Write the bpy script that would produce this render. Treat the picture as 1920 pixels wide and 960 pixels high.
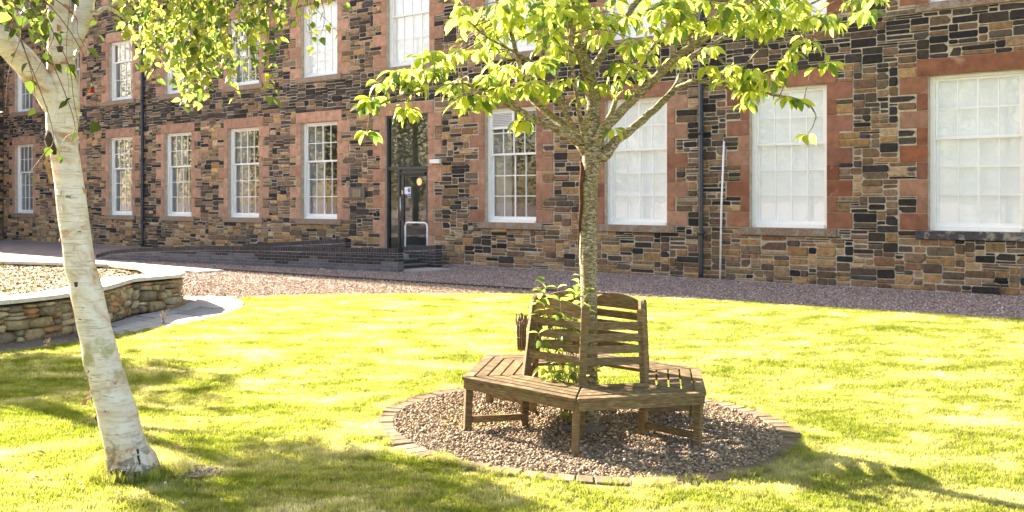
import bpy, math, random
import numpy as np
from mathutils import Vector, Matrix, noise

random.seed(7)
rng = np.random.default_rng(7)
scene = bpy.context.scene
for ob in list(bpy.data.objects):
    bpy.data.objects.remove(ob)
COL = scene.collection

# ------------------------------------------------------------------ camera, sky, sun, exposure
F = 1850.0          # focal length in pixels of the 1920 px wide photograph
HY = 374.0          # row of the horizon
EYE = 1.65
cam_d = bpy.data.cameras.new("camera")
cam = bpy.data.objects.new("camera", cam_d)
COL.objects.link(cam)
cam.location = (0, 0, EYE)
cam.rotation_euler = (math.radians(90), 0, 0)
cam_d.sensor_width = 36.0
cam_d.lens = F * 36.0 / 1920.0
cam_d.shift_y = -(480.0 - HY) / 1920.0
cam_d.clip_start = 0.05
cam_d.clip_end = 900.0
cam_d.dof.use_dof = True
cam_d.dof.focus_distance = 7.4
cam_d.dof.aperture_fstop = 9.0
scene.camera = cam

VPX = -1325.0
WD = np.array([-(960 - VPX), F]); WD = WD / np.hypot(*WD)       # along the facade, towards the far left
WN = np.array([WD[1], -WD[0]])                                  # into the building
SUN_EL = math.radians(25.0)
phi = math.radians(0.6)
sun_h = WD * math.cos(phi) + WN * math.sin(phi)
SUN_DIR = Vector((sun_h[0] * math.cos(SUN_EL), sun_h[1] * math.cos(SUN_EL), math.sin(SUN_EL)))

world = bpy.data.worlds.new("World")
scene.world = world
world.use_nodes = True
wn = world.node_tree
bg = wn.nodes['Background']
sky = wn.nodes.new('ShaderNodeTexSky')
sky.sky_type = 'NISHITA'
sky.sun_disc = False
sky.sun_elevation = SUN_EL
sky.sun_rotation = math.atan2(sun_h[0], sun_h[1])
sky.air_density = 1.0
sky.dust_density = 2.0
wn.links.new(sky.outputs[0], bg.inputs[0])
bg.inputs[1].default_value = 0.088

sun_d = bpy.data.lights.new("sun", 'SUN')
sun_d.energy = 5.0
sun_d.angle = math.radians(0.55)
sun_d.color = (1.0, 0.93, 0.80)
sun = bpy.data.objects.new("sun", sun_d)
COL.objects.link(sun)
sun.rotation_euler = SUN_DIR.to_track_quat('Z', 'Y').to_euler()
sun.location = SUN_DIR * 60

scene.render.engine = 'CYCLES'
scene.view_settings.view_transform = 'Standard'
scene.view_settings.look = 'None'
scene.view_settings.gamma = 1.0
scene.view_settings.use_curve_mapping = False
scene.view_settings.exposure = 2.5
scene.view_settings.use_white_balance = True      # the photograph's warm daylight balance
scene.view_settings.white_balance_temperature = 7600
scene.view_settings.white_balance_tint = 14
scene.cycles.max_bounces = 8
scene.cycles.transparent_max_bounces = 12

# ------------------------------------------------------------------ placing helpers
WK = 0.0559
def facade(px):
    Y = EYE * F / (WK * (px - VPX))
    return np.array([(px - 960) / F * Y, Y])
W0 = facade(1920)
def s_of(px):
    return float((facade(px) - W0) @ WD)
def WP(px, py, Y):
    return Vector(((px - 960) / F * Y, Y, EYE - (py - HY) * Y / F))
def sstep(a, b, t):
    t = min(1, max(0, (t - a) / (b - a)))
    return t * t * (3 - 2 * t)
BC = (0.535, 7.22)          # the bench's middle
def gz(x, y):
    w = 1 - sstep(9.2, 13.5, y)
    return (-0.055 * math.tanh((x - BC[0]) / 1.35)) * w + 0.012 * (noise.noise((x * .35, y * .35, 0)))* (1 - sstep(12, 15, y))
def GP(px, py):
    z = 0.0
    for _ in range(6):
        Y = (EYE - z) * F / (py - HY); X = (px - 960) / F * Y
        z = gz(X, Y)
    return Vector((X, Y, z))
def loc2w(x, y):            # facade frame (x to the right along the wall, y into the building) to world
    return W0[0] - WD[0] * x + WN[0] * y, W0[1] - WD[1] * x + WN[1] * y

# ------------------------------------------------------------------ mesh building
class MB:
    def __init__(s):
        s.v = []; s.f = []; s.c = []; s.m = []; s.sm = []
    def add(s, vs, fs, col=None, mat=0, smooth=False):
        n = len(s.v)
        s.v.extend([tuple(p) for p in vs])
        s.f.extend([tuple(i + n for i in f) for f in fs])
        s.c.extend([col or (1, 1, 1)] * len(vs))
        s.m.extend([mat] * len(fs)); s.sm.extend([smooth] * len(fs))
    def box(s, x0, x1, y0, y1, z0, z1, col=None, mat=0):
        vs = [(x0, y0, z0), (x1, y0, z0), (x1, y1, z0), (x0, y1, z0), (x0, y0, z1), (x1, y0, z1), (x1, y1, z1), (x0, y1, z1)]
        s.add(vs, [(0, 3, 2, 1), (4, 5, 6, 7), (0, 1, 5, 4), (1, 2, 6, 5), (2, 3, 7, 6), (3, 0, 4, 7)], col, mat)
    def cbox(s, M, sx, sy, sz, b=0.004, col=None, mat=0):
        """chamfered box centred on the origin of M"""
        vs = []; hx, hy, hz = sx / 2, sy / 2, sz / 2
        b = min(b, hx * .45, hy * .45, hz * .45)
        idx = {}
        for a, (i, j, k) in enumerate([(i, j, k) for i in (-1, 1) for j in (-1, 1) for k in (-1, 1)]):
            idx[(i, j, k)] = len(vs)
            vs.append((i * hx, j * (hy - b), k * (hz - b)))
            vs.append((i * (hx - b), j * hy, k * (hz - b)))
            vs.append((i * (hx - b), j * (hy - b), k * hz))
        g = idx
        fs = []
        for i in (-1, 1):
            q = [g[(i, -1, -1)], g[(i, 1, -1)], g[(i, 1, 1)], g[(i, -1, 1)]]
            fs.append(tuple(q if i > 0 else q[::-1]))
            q = [g[(-1, i, -1)] + 1, g[(1, i, -1)] + 1, g[(1, i, 1)] + 1, g[(-1, i, 1)] + 1]
            fs.append(tuple(q if i < 0 else q[::-1]))
            q = [g[(-1, -1, i)] + 2, g[(1, -1, i)] + 2, g[(1, 1, i)] + 2, g[(-1, 1, i)] + 2]
            fs.append(tuple(q if i > 0 else q[::-1]))
        for i in (-1, 1):
            for j in (-1, 1):
                fs.append((g[(i, j, -1)], g[(i, j, 1)], g[(i, j, 1)] + 1, g[(i, j, -1)] + 1) if i * j > 0 else (g[(i, j, -1)] + 1, g[(i, j, 1)] + 1, g[(i, j, 1)], g[(i, j, -1)]))
                fs.append((g[(i, -1, j)], g[(i, -1, j)] + 2, g[(i, 1, j)] + 2, g[(i, 1, j)]) if i * j > 0 else (g[(i, 1, j)], g[(i, 1, j)] + 2, g[(i, -1, j)] + 2, g[(i, -1, j)]))
                fs.append((g[(-1, i, j)] + 1, g[(-1, i, j)] + 2, g[(1, i, j)] + 2, g[(1, i, j)] + 1) if i * j < 0 else (g[(1, i, j)] + 1, g[(1, i, j)] + 2, g[(-1, i, j)] + 2, g[(-1, i, j)] + 1))
                for k in (-1, 1):
                    t = g[(i, j, k)]
                    fs.append((t, t + 1, t + 2) if i * j * k > 0 else (t, t + 2, t + 1))
        s.add([M @ Vector(p) for p in vs], fs, col, mat)
    def bar(s, a, b, w, h, bev=0.004, up=(0, 0, 1), col=None, mat=0, ext=0):
        a = Vector(a); b = Vector(b); d = (b - a); L = d.length; x = d / L
        u = Vector(up); y = u.cross(x)
        if y.length < 1e-4: y = Vector((0, 1, 0)).cross(x)
        y.normalize(); z = x.cross(y)
        M = Matrix.Translation((a + b) / 2) @ Matrix((x, y, z)).transposed().to_4x4()
        s.cbox(M, L + ext, w, h, bev, col, mat)
    def tube(s, pts, rad, n=8, col=None, mat=0, cap=True):
        pts = [Vector(p) for p in pts]
        t0 = (pts[1] - pts[0]).normalized()
        up = Vector((0, 0, 1)) if abs(t0.z) < .9 else Vector((1, 0, 0))
        nx = up.cross(t0).normalized()
        vs = []
        for i, p in enumerate(pts):
            if i == 0: t = pts[1] - pts[0]
            elif i == len(pts) - 1: t = pts[-1] - pts[-2]
            else: t = pts[i + 1] - pts[i - 1]
            t.normalize()
            nx = (nx - t * nx.dot(t)).normalized()
            ny = t.cross(nx)
            r = rad[i] if hasattr(rad, '__len__') else rad
            for k in range(n):
                a = 2 * math.pi * k / n
                rr = r[k] if hasattr(r, '__len__') else r
                vs.append(p + (nx * math.cos(a) + ny * math.sin(a)) * rr)
        fs = []
        for i in range(len(pts) - 1):
            for k in range(n):
                fs.append((i * n + k, i * n + (k + 1) % n, (i + 1) * n + (k + 1) % n, (i + 1) * n + k))
        if cap:
            fs.append(tuple(range(n))[::-1]); fs.append(tuple((len(pts) - 1) * n + k for k in range(n)))
        s.add(vs, fs, col, mat, True)
    def build(s, name, mat, parent=None, kind=None, label=None, loc=None, rot=None):
        me = bpy.data.meshes.new(name)
        me.from_pydata(s.v, [], s.f)
        mats = mat if isinstance(mat, (list, tuple)) else [mat]
        for m in mats: me.materials.append(m)
        if len(mats) > 1: me.polygons.foreach_set('material_index', s.m)
        me.polygons.foreach_set('use_smooth', s.sm)
        a = me.color_attributes.new('col', 'FLOAT_COLOR', 'POINT')
        a.data.foreach_set('color', np.c_[np.array(s.c, dtype=np.float32).reshape(-1, 3), np.ones(len(s.v), np.float32)].ravel())
        me.update()
        return link(name, me, parent, kind, label, loc, rot)

def link(name, data, parent=None, kind=None, label=None, loc=None, rot=None):
    o = bpy.data.objects.new(name, data)
    COL.objects.link(o)
    if parent is not None: o.parent = parent
    if kind: o['kind'] = kind
    if label: o['label'] = label
    if loc is not None: o.location = loc
    if rot is not None: o.rotation_euler = rot
    return o
def thing(name, label, cat, loc=(0, 0, 0), rot=(0, 0, 0), group=None):
    o = link(name, None, None, None, label, loc, rot)
    o['category'] = cat
    if group: o['group'] = group
    return o
def tag(o, label, cat, group=None):
    o['label'] = label; o['category'] = cat
    if group: o['group'] = group
    return o

def fast_mesh(name, V, Fc, C=None, smooth=False):
    """V (n,3) floats, Fc (m,k) ints"""
    me = bpy.data.meshes.new(name)
    me.vertices.add(len(V)); me.vertices.foreach_set('co', np.ascontiguousarray(V, dtype=np.float32).ravel())
    m, k = Fc.shape
    me.loops.add(m * k); me.loops.foreach_set('vertex_index', np.ascontiguousarray(Fc, dtype=np.int32).ravel())
    me.polygons.add(m)
    me.polygons.foreach_set('loop_start', np.arange(0, m * k, k, dtype=np.int32))
    me.polygons.foreach_set('loop_total', np.full(m, k, dtype=np.int32))
    me.polygons.foreach_set('use_smooth', np.full(m, smooth, dtype=bool))
    if C is not None:
        a = me.color_attributes.new('col', 'FLOAT_COLOR', 'POINT')
        a.data.foreach_set('color', np.c_[C, np.ones(len(C))].astype(np.float32).ravel())
    me.update(calc_edges=True); me.validate()
    return me

# ------------------------------------------------------------------ materials
def nmat(name):
    m = bpy.data.materials.new(name); m.use_nodes = True
    nt = m.node_tree; b = nt.nodes['Principled BSDF']
    return m, nt, b
def N(nt, t, **kw):
    n = nt.nodes.new(t)
    for k, v in kw.items():
        if k in n.inputs.keys(): n.inputs[k].default_value = v
        else: setattr(n, k, v)
    return n
def coords(nt, scale=(1, 1, 1), kind='Object'):
    tc = N(nt, 'ShaderNodeTexCoord'); mp = N(nt, 'ShaderNodeMapping')
    mp.inputs['Scale'].default_value = scale
    nt.links.new(tc.outputs[kind], mp.inputs[0])
    return mp.outputs[0]
def noise_tex(nt, vec, scale, detail=4, rough=.55, dist=0):
    n = N(nt, 'ShaderNodeTexNoise'); n.inputs['Scale'].default_value = scale
    n.inputs['Detail'].default_value = detail; n.inputs['Roughness'].default_value = rough
    n.inputs['Distortion'].default_value = dist
    if vec is not None: nt.links.new(vec, n.inputs['Vector'])
    return n
def ramp(nt, fac, stops):
    r = N(nt, 'ShaderNodeValToRGB'); e = r.color_ramp.elements
    while len(e) < len(stops): e.new(0.5)
    for i, (p, c) in enumerate(stops):
        e[i].position = p; e[i].color = (c if len(c) == 4 else (*c, 1)) if hasattr(c, '__len__') else (c, c, c, 1)
    nt.links.new(fac, r.inputs[0])
    return r.outputs[0]
def mix(nt, fac, a, b, mode='MIX'):
    m = N(nt, 'ShaderNodeMix', data_type='RGBA', blend_type=mode)
    for sock, v in ((m.inputs[0], fac), (m.inputs[6], a), (m.inputs[7], b)):
        if hasattr(v, 'links') or isinstance(v, bpy.types.NodeSocket): nt.links.new(v, sock)
        elif hasattr(v, '__len__'): sock.default_value = (*v, 1) if len(v) == 3 else v
        else: sock.default_value = v
    return m.outputs[2]
def bump(nt, b, height, strength=.4, dist=.01):
    n = N(nt, 'ShaderNodeBump'); n.inputs['Strength'].default_value = strength; n.inputs['Distance'].default_value = dist
    nt.links.new(height, n.inputs['Height']); nt.links.new(n.outputs[0], b.inputs['Normal'])
def attr(nt):
    a = N(nt, 'ShaderNodeAttribute'); a.attribute_name = 'col'; return a.outputs['Color']

def plain(name, col, rough=.6, metal=0, var=.12, sc=12, bmp=.0):
    m, nt, b = nmat(name)
    v = coords(nt)
    n = noise_tex(nt, v, sc, 5)
    f = ramp(nt, n.outputs[0], [(0.25, 1 - var), (0.75, 1 + var)])
    c = mix(nt, 1.0, col, f, 'MULTIPLY')
    nt.links.new(c, b.inputs['Base Color'])
    b.inputs['Roughness'].default_value = rough; b.inputs['Metallic'].default_value = metal
    if bmp: bump(nt, b, n.outputs[0], bmp, .01)
    return m
def vcol(name, sc=18, var=.3, rough=.85, bmp=.5, stain=None, dist=.012):
    """colour from each piece, with grain and mottling"""
    m, nt, b = nmat(name)
    v = coords(nt)
    n = noise_tex(nt, v, sc, 7, .65)
    f = ramp(nt, n.outputs[0], [(0.3, 1 - var), (0.5, 1.0), (0.72, 1 + var)])
    c = mix(nt, 1.0, attr(nt), f, 'MULTIPLY')
    if stain:
        n2 = noise_tex(nt, v, stain[0], 4, .6, .4)
        k = ramp(nt, n2.outputs[0], [(stain[1], 0), (stain[1] + .12, 1)])
        c = mix(nt, k, c, stain[2])
    nt.links.new(c, b.inputs['Base Color'])
    b.inputs['Roughness'].default_value = rough
    b.inputs['Specular IOR Level'].default_value = .3
    bump(nt, b, n.outputs[0], bmp, dist)
    return m
M = {}
M['stone'] = vcol('rubble_stone', 14, .45, .85, .7)
M['mortar'] = plain('lime_mortar', (.46, .39, .30), .95, 0, .3, 9, .5)
M['sandstone'] = vcol('red_sandstone', 5, .34, .85, .5, (2.3, .62, (.40, .25, .18)))
M['sill'] = vcol('sandstone_sill', 30, .5, .9, .5, (6, .5, (.30, .27, .23)))
M['white'] = plain('white_gloss_paint', (.90, .90, .89), .35, 0, .04, 6)
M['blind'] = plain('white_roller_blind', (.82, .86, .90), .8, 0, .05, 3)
_b = M['blind'].node_tree.nodes['Principled BSDF']; _b.inputs['Emission Color'].default_value = (1, 1, 1, 1); _b.inputs['Emission Strength'].default_value = .028   # faint glow added to whiten the blinds, which are no lamps
M['shutter'] = plain('grey_shutter_lining', (.42, .42, .42), .7, 0, .1, 4)
M['room'] = plain('dim_room_wall', (.16, .15, .12), .9, 0, .5, 2.2)
M['alu'] = plain('dark_grey_aluminium', (.055, .06, .068), .35, .3, .05, 4)
M['black'] = plain('black_plastic', (.012, .012, .014), .4)
M['steel'] = plain('brushed_steel', (.62, .62, .62), .3, 1.0, .06, 30)
M['pipe'] = plain('black_painted_iron', (.035, .042, .055), .35, 0, .25, 9, .1)
M['brick'] = vcol('dark_engineering_brick', 20, .35, .7, .3)
M['bmortar'] = plain('brick_mortar', (.26, .25, .27), .95, 0, .2, 20, .2)
M['redbox'] = plain('red_alarm_paint', (.55, .02, .02), .4)
M['drystone'] = vcol('dry_stone', 16, .4, .9, .9, (5, .62, (.36, .35, .22)))
M['slab'] = vcol('sandstone_slab', 9, .18, .9, .3)
M['concrete'] = plain('grey_concrete', (.33, .32, .31), .9, 0, .25, 7, .3)
M['brown_wall'] = plain('brown_painted_wall', (.24, .11, .03), .8, 0, .1, 3)
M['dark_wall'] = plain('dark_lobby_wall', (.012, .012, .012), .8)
M['bronze'] = plain('weathered_bronze_plate', (.28, .2, .12), .5, .4, .2, 20)
M['slate'] = plain('grey_slate', (.12, .115, .11), .7, 0, .2, 12, .3)
M['signwhite'] = plain('white_sticker', (.85, .86, .88), .5, 0, .01)
M['signblue'] = plain('blue_sticker', (.01, .07, .42), .5, 0, .01)
M['timber'] = plain('dark_timber', (.07, .055, .045), .85, 0, .4, 25, .5)
M['twig'] = plain('dry_twig', (.20, .12, .07), .9, 0, .4, 40, .4)
M['hole'] = plain('dark_recess', (.01, .01, .01), .9)
M['wing'] = plain('dark_rubble_render', (.11, .085, .06), .95, 0, .5, 5, .5)
M['rust'] = plain('rusty_pipe', (.20, .07, .035), .8, 0, .4, 30, .4)

def glass(name, tint=(1, 1, 1), base=.10):
    m = bpy.data.materials.new(name); m.use_nodes = True
    nt = m.node_tree; nt.nodes.clear()
    out = N(nt, 'ShaderNodeOutputMaterial'); t = N(nt, 'ShaderNodeBsdfTransparent'); g = N(nt, 'ShaderNodeBsdfGlossy')
    t.inputs[0].default_value = (*tint, 1); g.inputs['Roughness'].default_value = .015
    lw = N(nt, 'ShaderNodeLayerWeight'); lw.inputs[0].default_value = .5
    fr = N(nt, 'ShaderNodeMath', operation='POWER'); fr.inputs[1].default_value = 4.0; nt.links.new(lw.outputs['Facing'], fr.inputs[0])
    ad = N(nt, 'ShaderNodeMath', operation='ADD', use_clamp=True); ad.inputs[1].default_value = base
    v = coords(nt); n = noise_tex(nt, v, 1.6, 2)
    bp = N(nt, 'ShaderNodeBump'); bp.inputs['Strength'].default_value = .008; bp.inputs['Distance'].default_value = .02
    nt.links.new(n.outputs[0], bp.inputs['Height']); nt.links.new(bp.outputs[0], g.inputs['Normal'])
    nt.links.new(fr.outputs[0], ad.inputs[0])
    mx = N(nt, 'ShaderNodeMixShader')
    nt.links.new(ad.outputs[0], mx.inputs[0]); nt.links.new(t.outputs[0], mx.inputs[1]); nt.links.new(g.outputs[0], mx.inputs[2])
    nt.links.new(mx.outputs[0], out.inputs[0])
    return m
M['glass'] = glass('window_glass', (.985, .99, .985), .06)
m, nt, b = nmat('lit_globe_lamp')
b.inputs['Base Color'].default_value = (.9, .8, .55, 1)
b.inputs['Emission Color'].default_value = (1, .72, .36, 1); b.inputs['Emission Strength'].default_value = .22
M['globe'] = m

# weathered bench timber
m, nt, b = nmat('weathered_bench_timber')
v = coords(nt); vs = attr(nt)
tc = N(nt, 'ShaderNodeTexCoord')
gr = noise_tex(nt, coords(nt, (5, 5, 70)), 3, 5, .6)
c = ramp(nt, gr.outputs[0], [(.3, (.075, .042, .017)), (.50, (.145, .094, .041)), (.72, (.33, .24, .125))])
c = mix(nt, 1.0, c, vs, 'MULTIPLY')
ms = noise_tex(nt, v, 7, 5, .65)
k = ramp(nt, ms.outputs[0], [(.55, 0), (.72, .6)])
c = mix(nt, k, c, (.13, .16, .035))
nt.links.new(c, b.inputs['Base Color']); b.inputs['Roughness'].default_value = .8
bump(nt, b, gr.outputs[0], .3, .003)
M['bench'] = m

# birch bark
m, nt, b = nmat('birch_bark')
v = coords(nt)
big = noise_tex(nt, coords(nt, (1, 1, 1.7)), 4.2, 7, .68, .9)
c = ramp(nt, big.outputs[0], [(.34, (.42, .23, .12)), (.40, (.56, .41, .29)), (.46, (.65, .57, .49)), (.60, (.76, .72, .67)), (.75, (.56, .52, .48))])
ln = noise_tex(nt, coords(nt, (3, 3, 46)), 2.6, 5, .7)
k = ramp(nt, ln.outputs[0], [(.54, 0), (.66, .75)])
c = mix(nt, k, c, (.30, .22, .16))
pt = noise_tex(nt, coords(nt, (6, 6, 16)), 1.5, 4, .6, 1.0)
k = ramp(nt, pt.outputs[0], [(.66, 0), (.70, .9)])
c = mix(nt, k, c, (.07, .05, .04))
# rough dark bark at the foot, green algae above it
sp = N(nt, 'ShaderNodeSeparateXYZ'); nt.links.new(v, sp.inputs[0])
lowm = N(nt, 'ShaderNodeMapRange'); lowm.inputs[1].default_value = .0; lowm.inputs[2].default_value = .32; lowm.inputs[3].default_value = 1; lowm.inputs[4].default_value = 0
nt.links.new(sp.outputs[2], lowm.inputs[0])
n3 = noise_tex(nt, v, 14, 5, .7, .8)
k3 = ramp(nt, n3.outputs[0], [(.50, 0), (.56, 1)])
mu = N(nt, 'ShaderNodeMath', operation='MULTIPLY'); nt.links.new(k3, mu.inputs[0]); nt.links.new(lowm.outputs[0], mu.inputs[1])
c = mix(nt, mu.outputs[0], c, (.10, .065, .045))
gm = N(nt, 'ShaderNodeMapRange'); gm.inputs[1].default_value = .95; gm.inputs[2].default_value = .72; gm.inputs[3].default_value = 0; gm.inputs[4].default_value = 1
nt.links.new(sp.outputs[2], gm.inputs[0])
gm2 = N(nt, 'ShaderNodeMapRange'); gm2.inputs[1].default_value = .45; gm2.inputs[2].default_value = .62; gm2.inputs[3].default_value = 0; gm2.inputs[4].default_value = 1
nt.links.new(sp.outputs[2], gm2.inputs[0])
n4 = noise_tex(nt, v, 8, 5, .7)
k4 = ramp(nt, n4.outputs[0], [(.5, 0), (.62, .8)])
m1 = N(nt, 'ShaderNodeMath', operation='MULTIPLY'); nt.links.new(gm.outputs[0], m1.inputs[0]); nt.links.new(gm2.outputs[0], m1.inputs[1])
m2 = N(nt, 'ShaderNodeMath', operation='MULTIPLY'); nt.links.new(m1.outputs[0], m2.inputs[0]); nt.links.new(k4, m2.inputs[1])
c = mix(nt, m2.outputs[0], c, (.30, .31, .12))
nt.links.new(c, b.inputs['Base Color']); b.inputs['Roughness'].default_value = .6
hh = N(nt, 'ShaderNodeMath', operation='ADD'); nt.links.new(ln.outputs[0], hh.inputs[0]); nt.links.new(big.outputs[0], hh.inputs[1])
bump(nt, b, hh.outputs[0], .45, .012)
M['birch'] = m
M['peel'] = plain('peeling_orange_bark', (.42, .22, .10), .7, 0, .5, 30, .4)
M['scar'] = plain('dark_bark_scar', (.07, .045, .03), .9, 0, .6, 40, .9)

# cherry bark
m, nt, b = nmat('cherry_bark')
v = coords(nt)
n1 = noise_tex(nt, coords(nt, (14, 14, 34)), 2.2, 5, .7, .8)
c = ramp(nt, n1.outputs[0], [(.36, (.05, .037, .022)), (.48, (.17, .13, .08)), (.56, (.38, .32, .23)), (.68, (.62, .56, .45))])
n2 = noise_tex(nt, v, 5, 4)
k = ramp(nt, n2.outputs[0], [(.45, 0), (.65, .6)])
c = mix(nt, k, c, (.17, .15, .055))
nt.links.new(c, b.inputs['Base Color']); b.inputs['Roughness'].default_value = .75
bump(nt, b, n1.outputs[0], .6, .01)
M['cherry'] = m
M['crack'] = plain('red_brown_heartwood', (.10, .035, .015), .9, 0, .6, 40, .8)

def leafmat(name, diff, trans, tmix=.6):
    m, nt, b = nmat(name)
    g = N(nt, 'ShaderNodeNewGeometry')
    nz = noise_tex(nt, coords(nt, (1, 1, 1), 'Object'), 3, 2)
    a = attr(nt)
    d = mix(nt, 1.0, diff, a, 'MULTIPLY'); t = mix(nt, 1.0, trans, a, 'MULTIPLY')
    nt.links.new(d, b.inputs['Base Color']); b.inputs['Roughness'].default_value = .45
    b.inputs['Specular IOR Level'].default_value = .35
    tr = N(nt, 'ShaderNodeBsdfTranslucent'); nt.links.new(t, tr.inputs[0])
    mx = N(nt, 'ShaderNodeMixShader'); mx.inputs[0].default_value = tmix
    out = nt.nodes['Material Output']
    nt.links.new(b.outputs[0], mx.inputs[1]); nt.links.new(tr.outputs[0], mx.inputs[2]); nt.links.new(mx.outputs[0], out.inputs[0])
    return m
M['birch_leaf'] = leafmat('birch_leaf', (.12, .16, .03), (.66, .74, .16), .56)
M['cherry_leaf'] = leafmat('cherry_leaf', (.16, .22, .05), (.70, .80, .17), .64)
M['tree_leaf'] = leafmat('dark_tree_leaf', (.06, .09, .02), (.20, .28, .04), .4)

# lawn
def grass_colour(nt):
    gp = N(nt, 'ShaderNodeNewGeometry')
    mp = N(nt, 'ShaderNodeMapping'); nt.links.new(gp.outputs['Position'], mp.inputs[0])
    mp.inputs['Scale'].default_value = (.8, 1.15, 0)
    n1 = noise_tex(nt, mp.outputs[0], 1.7, 7, .72, .5)
    c = ramp(nt, n1.outputs[0], [(.30, (.115, .17, .016)), (.44, (.26, .31, .055)), (.54, (.44, .44, .18)), (.65, (.70, .66, .45))])
    n2 = noise_tex(nt, mp.outputs[0], 9, 4, .7)
    f = ramp(nt, n2.outputs[0], [(.3, .55), (.7, 1.3)])
    return mix(nt, 1.0, c, f, 'MULTIPLY'), n2
m, nt, b = nmat('lawn_turf')
c, n2 = grass_colour(nt)
c = mix(nt, .35, c, (.10, .10, .02))
nt.links.new(c, b.inputs['Base Color']); b.inputs['Roughness'].default_value = .9
n5 = noise_tex(nt, coords(nt), 60, 4, .7); bump(nt, b, n5.outputs[0], .9, .02)
M['turf'] = m
m, nt, b = nmat('grass_blade')
c, n2 = grass_colour(nt)
c = mix(nt, 1.0, c, attr(nt), 'MULTIPLY')
nt.links.new(c, b.inputs['Base Color']); b.inputs['Roughness'].default_value = .5; b.inputs['Specular IOR Level'].default_value = .25
tr = N(nt, 'ShaderNodeBsdfTranslucent')
c2 = mix(nt, 1.0, c, (1.5, 1.5, 1.0), 'MULTIPLY'); nt.links.new(c2, tr.inputs[0])
mx = N(nt, 'ShaderNodeMixShader'); mx.inputs[0].default_value = .5
nt.links.new(b.outputs[0], mx.inputs[1]); nt.links.new(tr.outputs[0], mx.inputs[2]); nt.links.new(mx.outputs[0], nt.nodes['Material Output'].inputs[0])
M['blade'] = m

def gravelmat(name, a, bb, c3, sc=55):
    m, nt, b = nmat(name)
    v = coords(nt)
    vo = N(nt, 'ShaderNodeTexVoronoi'); vo.inputs['Scale'].default_value = sc; nt.links.new(v, vo.inputs['Vector'])
    sp = N(nt, 'ShaderNodeSeparateColor'); nt.links.new(vo.outputs['Color'], sp.inputs[0])
    c = ramp(nt, sp.outputs[0], [(0, a), (.5, bb), (1, c3)])
    n = noise_tex(nt, v, 1.3, 5, .6)
    f = ramp(nt, n.outputs[0], [(.3, .75), (.7, 1.2)])
    c = mix(nt, 1.0, c, f, 'MULTIPLY')
    nt.links.new(c, b.inputs['Base Color']); b.inputs['Roughness'].default_value = .9
    inv = N(nt, 'ShaderNodeMath', operation='SUBTRACT'); inv.inputs[0].default_value = 1; nt.links.new(vo.outputs['Distance'], inv.inputs[1])
    bump(nt, b, inv.outputs[0], 1.0, .02)
    return m
M['gravel_bed'] = gravelmat('gravel_road', (.20, .145, .14), (.33, .25, .235), (.47, .38, .35))
M['pebble_bed'] = gravelmat('pebble_bed', (.10, .075, .055), (.20, .15, .11), (.3, .24, .18), 40)
M['pebble'] = vcol('pebble', 30, .2, .7, .2)
M['soil'] = gravelmat('dry_soil', (.09, .06, .04), (.22, .15, .10), (.38, .29, .20), 24)
M['edge_brick'] = vcol('edging_brick', 25, .3, .9, .6, (9, .6, (.20, .19, .08)))

# ------------------------------------------------------------------ ground
lawn_px = [(450, 561), (520, 556), (620, 554), (700, 553), (830, 553), (960, 553), (1120, 556), (1240, 560), (1400, 568), (1560, 579), (1750, 590), (1920, 600)]
lawn_edge = [(-9.5, 6.6), (-7.3, 8.0), (-6.1, 9.3), (-5.32, 10.24), (-4.96, 11.06), (-4.78, 11.83), (-4.32, 12.9), (-4.06, 14.1), (-4.12, 15.3)]
lawn_edge += [tuple(GP(*p)[:2]) for p in lawn_px]
ex = loc2w(2.2, -3.62); lawn_edge.append(ex)
ex = loc2w(12, -3.6); lawn_edge.append(ex)
lawn_poly = lawn_edge + [(40, -14), (-30, -14), (-30, -2)]
def in_poly(x, y, poly):
    c = False; n = len(poly)
    for i in range(n):
        x1, y1 = poly[i]; x2, y2 = poly[(i + 1) % n]
        if (y1 > y) != (y2 > y) and x < (x2 - x1) * (y - y1) / (y2 - y1) + x1: c = not c
    return c

def sheet(name, poly, z, mat, step=None, kind='structure', zf=None):
    """triangulated flat polygon following the ground"""
    import bmesh
    bm = bmesh.new()
    vs = [bm.verts.new((x, y, 0)) for x, y in poly]
    bm.faces.new(vs)
    bmesh.ops.triangulate(bm, faces=bm.faces[:])
    if step:
        for _ in range(7):
            es = [e for e in bm.edges if e.calc_length() > step and (Vector((0, 8, 0)) - (e.verts[0].co + e.verts[1].co) / 2).length < 14 + e.calc_length()]
            if not es: break
            bmesh.ops.subdivide_edges(bm, edges=es, cuts=1)
            bmesh.ops.triangulate(bm, faces=bm.faces[:])
    bmesh.ops.recalc_face_normals(bm, faces=bm.faces[:])
    for v_ in bm.verts:
        v_.co.z = (zf or gz)(v_.co.x, v_.co.y) + z
    if bm.faces[:] and sum(f.normal.z for f in bm.faces) < 0:
        bmesh.ops.reverse_faces(bm, faces=bm.faces[:])
    me = bpy.data.meshes.new(name); bm.to_mesh(me); bm.free()
    me.materials.append(mat)
    for p in me.polygons: p.use_smooth = True
    return link(name, me, None, kind)

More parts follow.
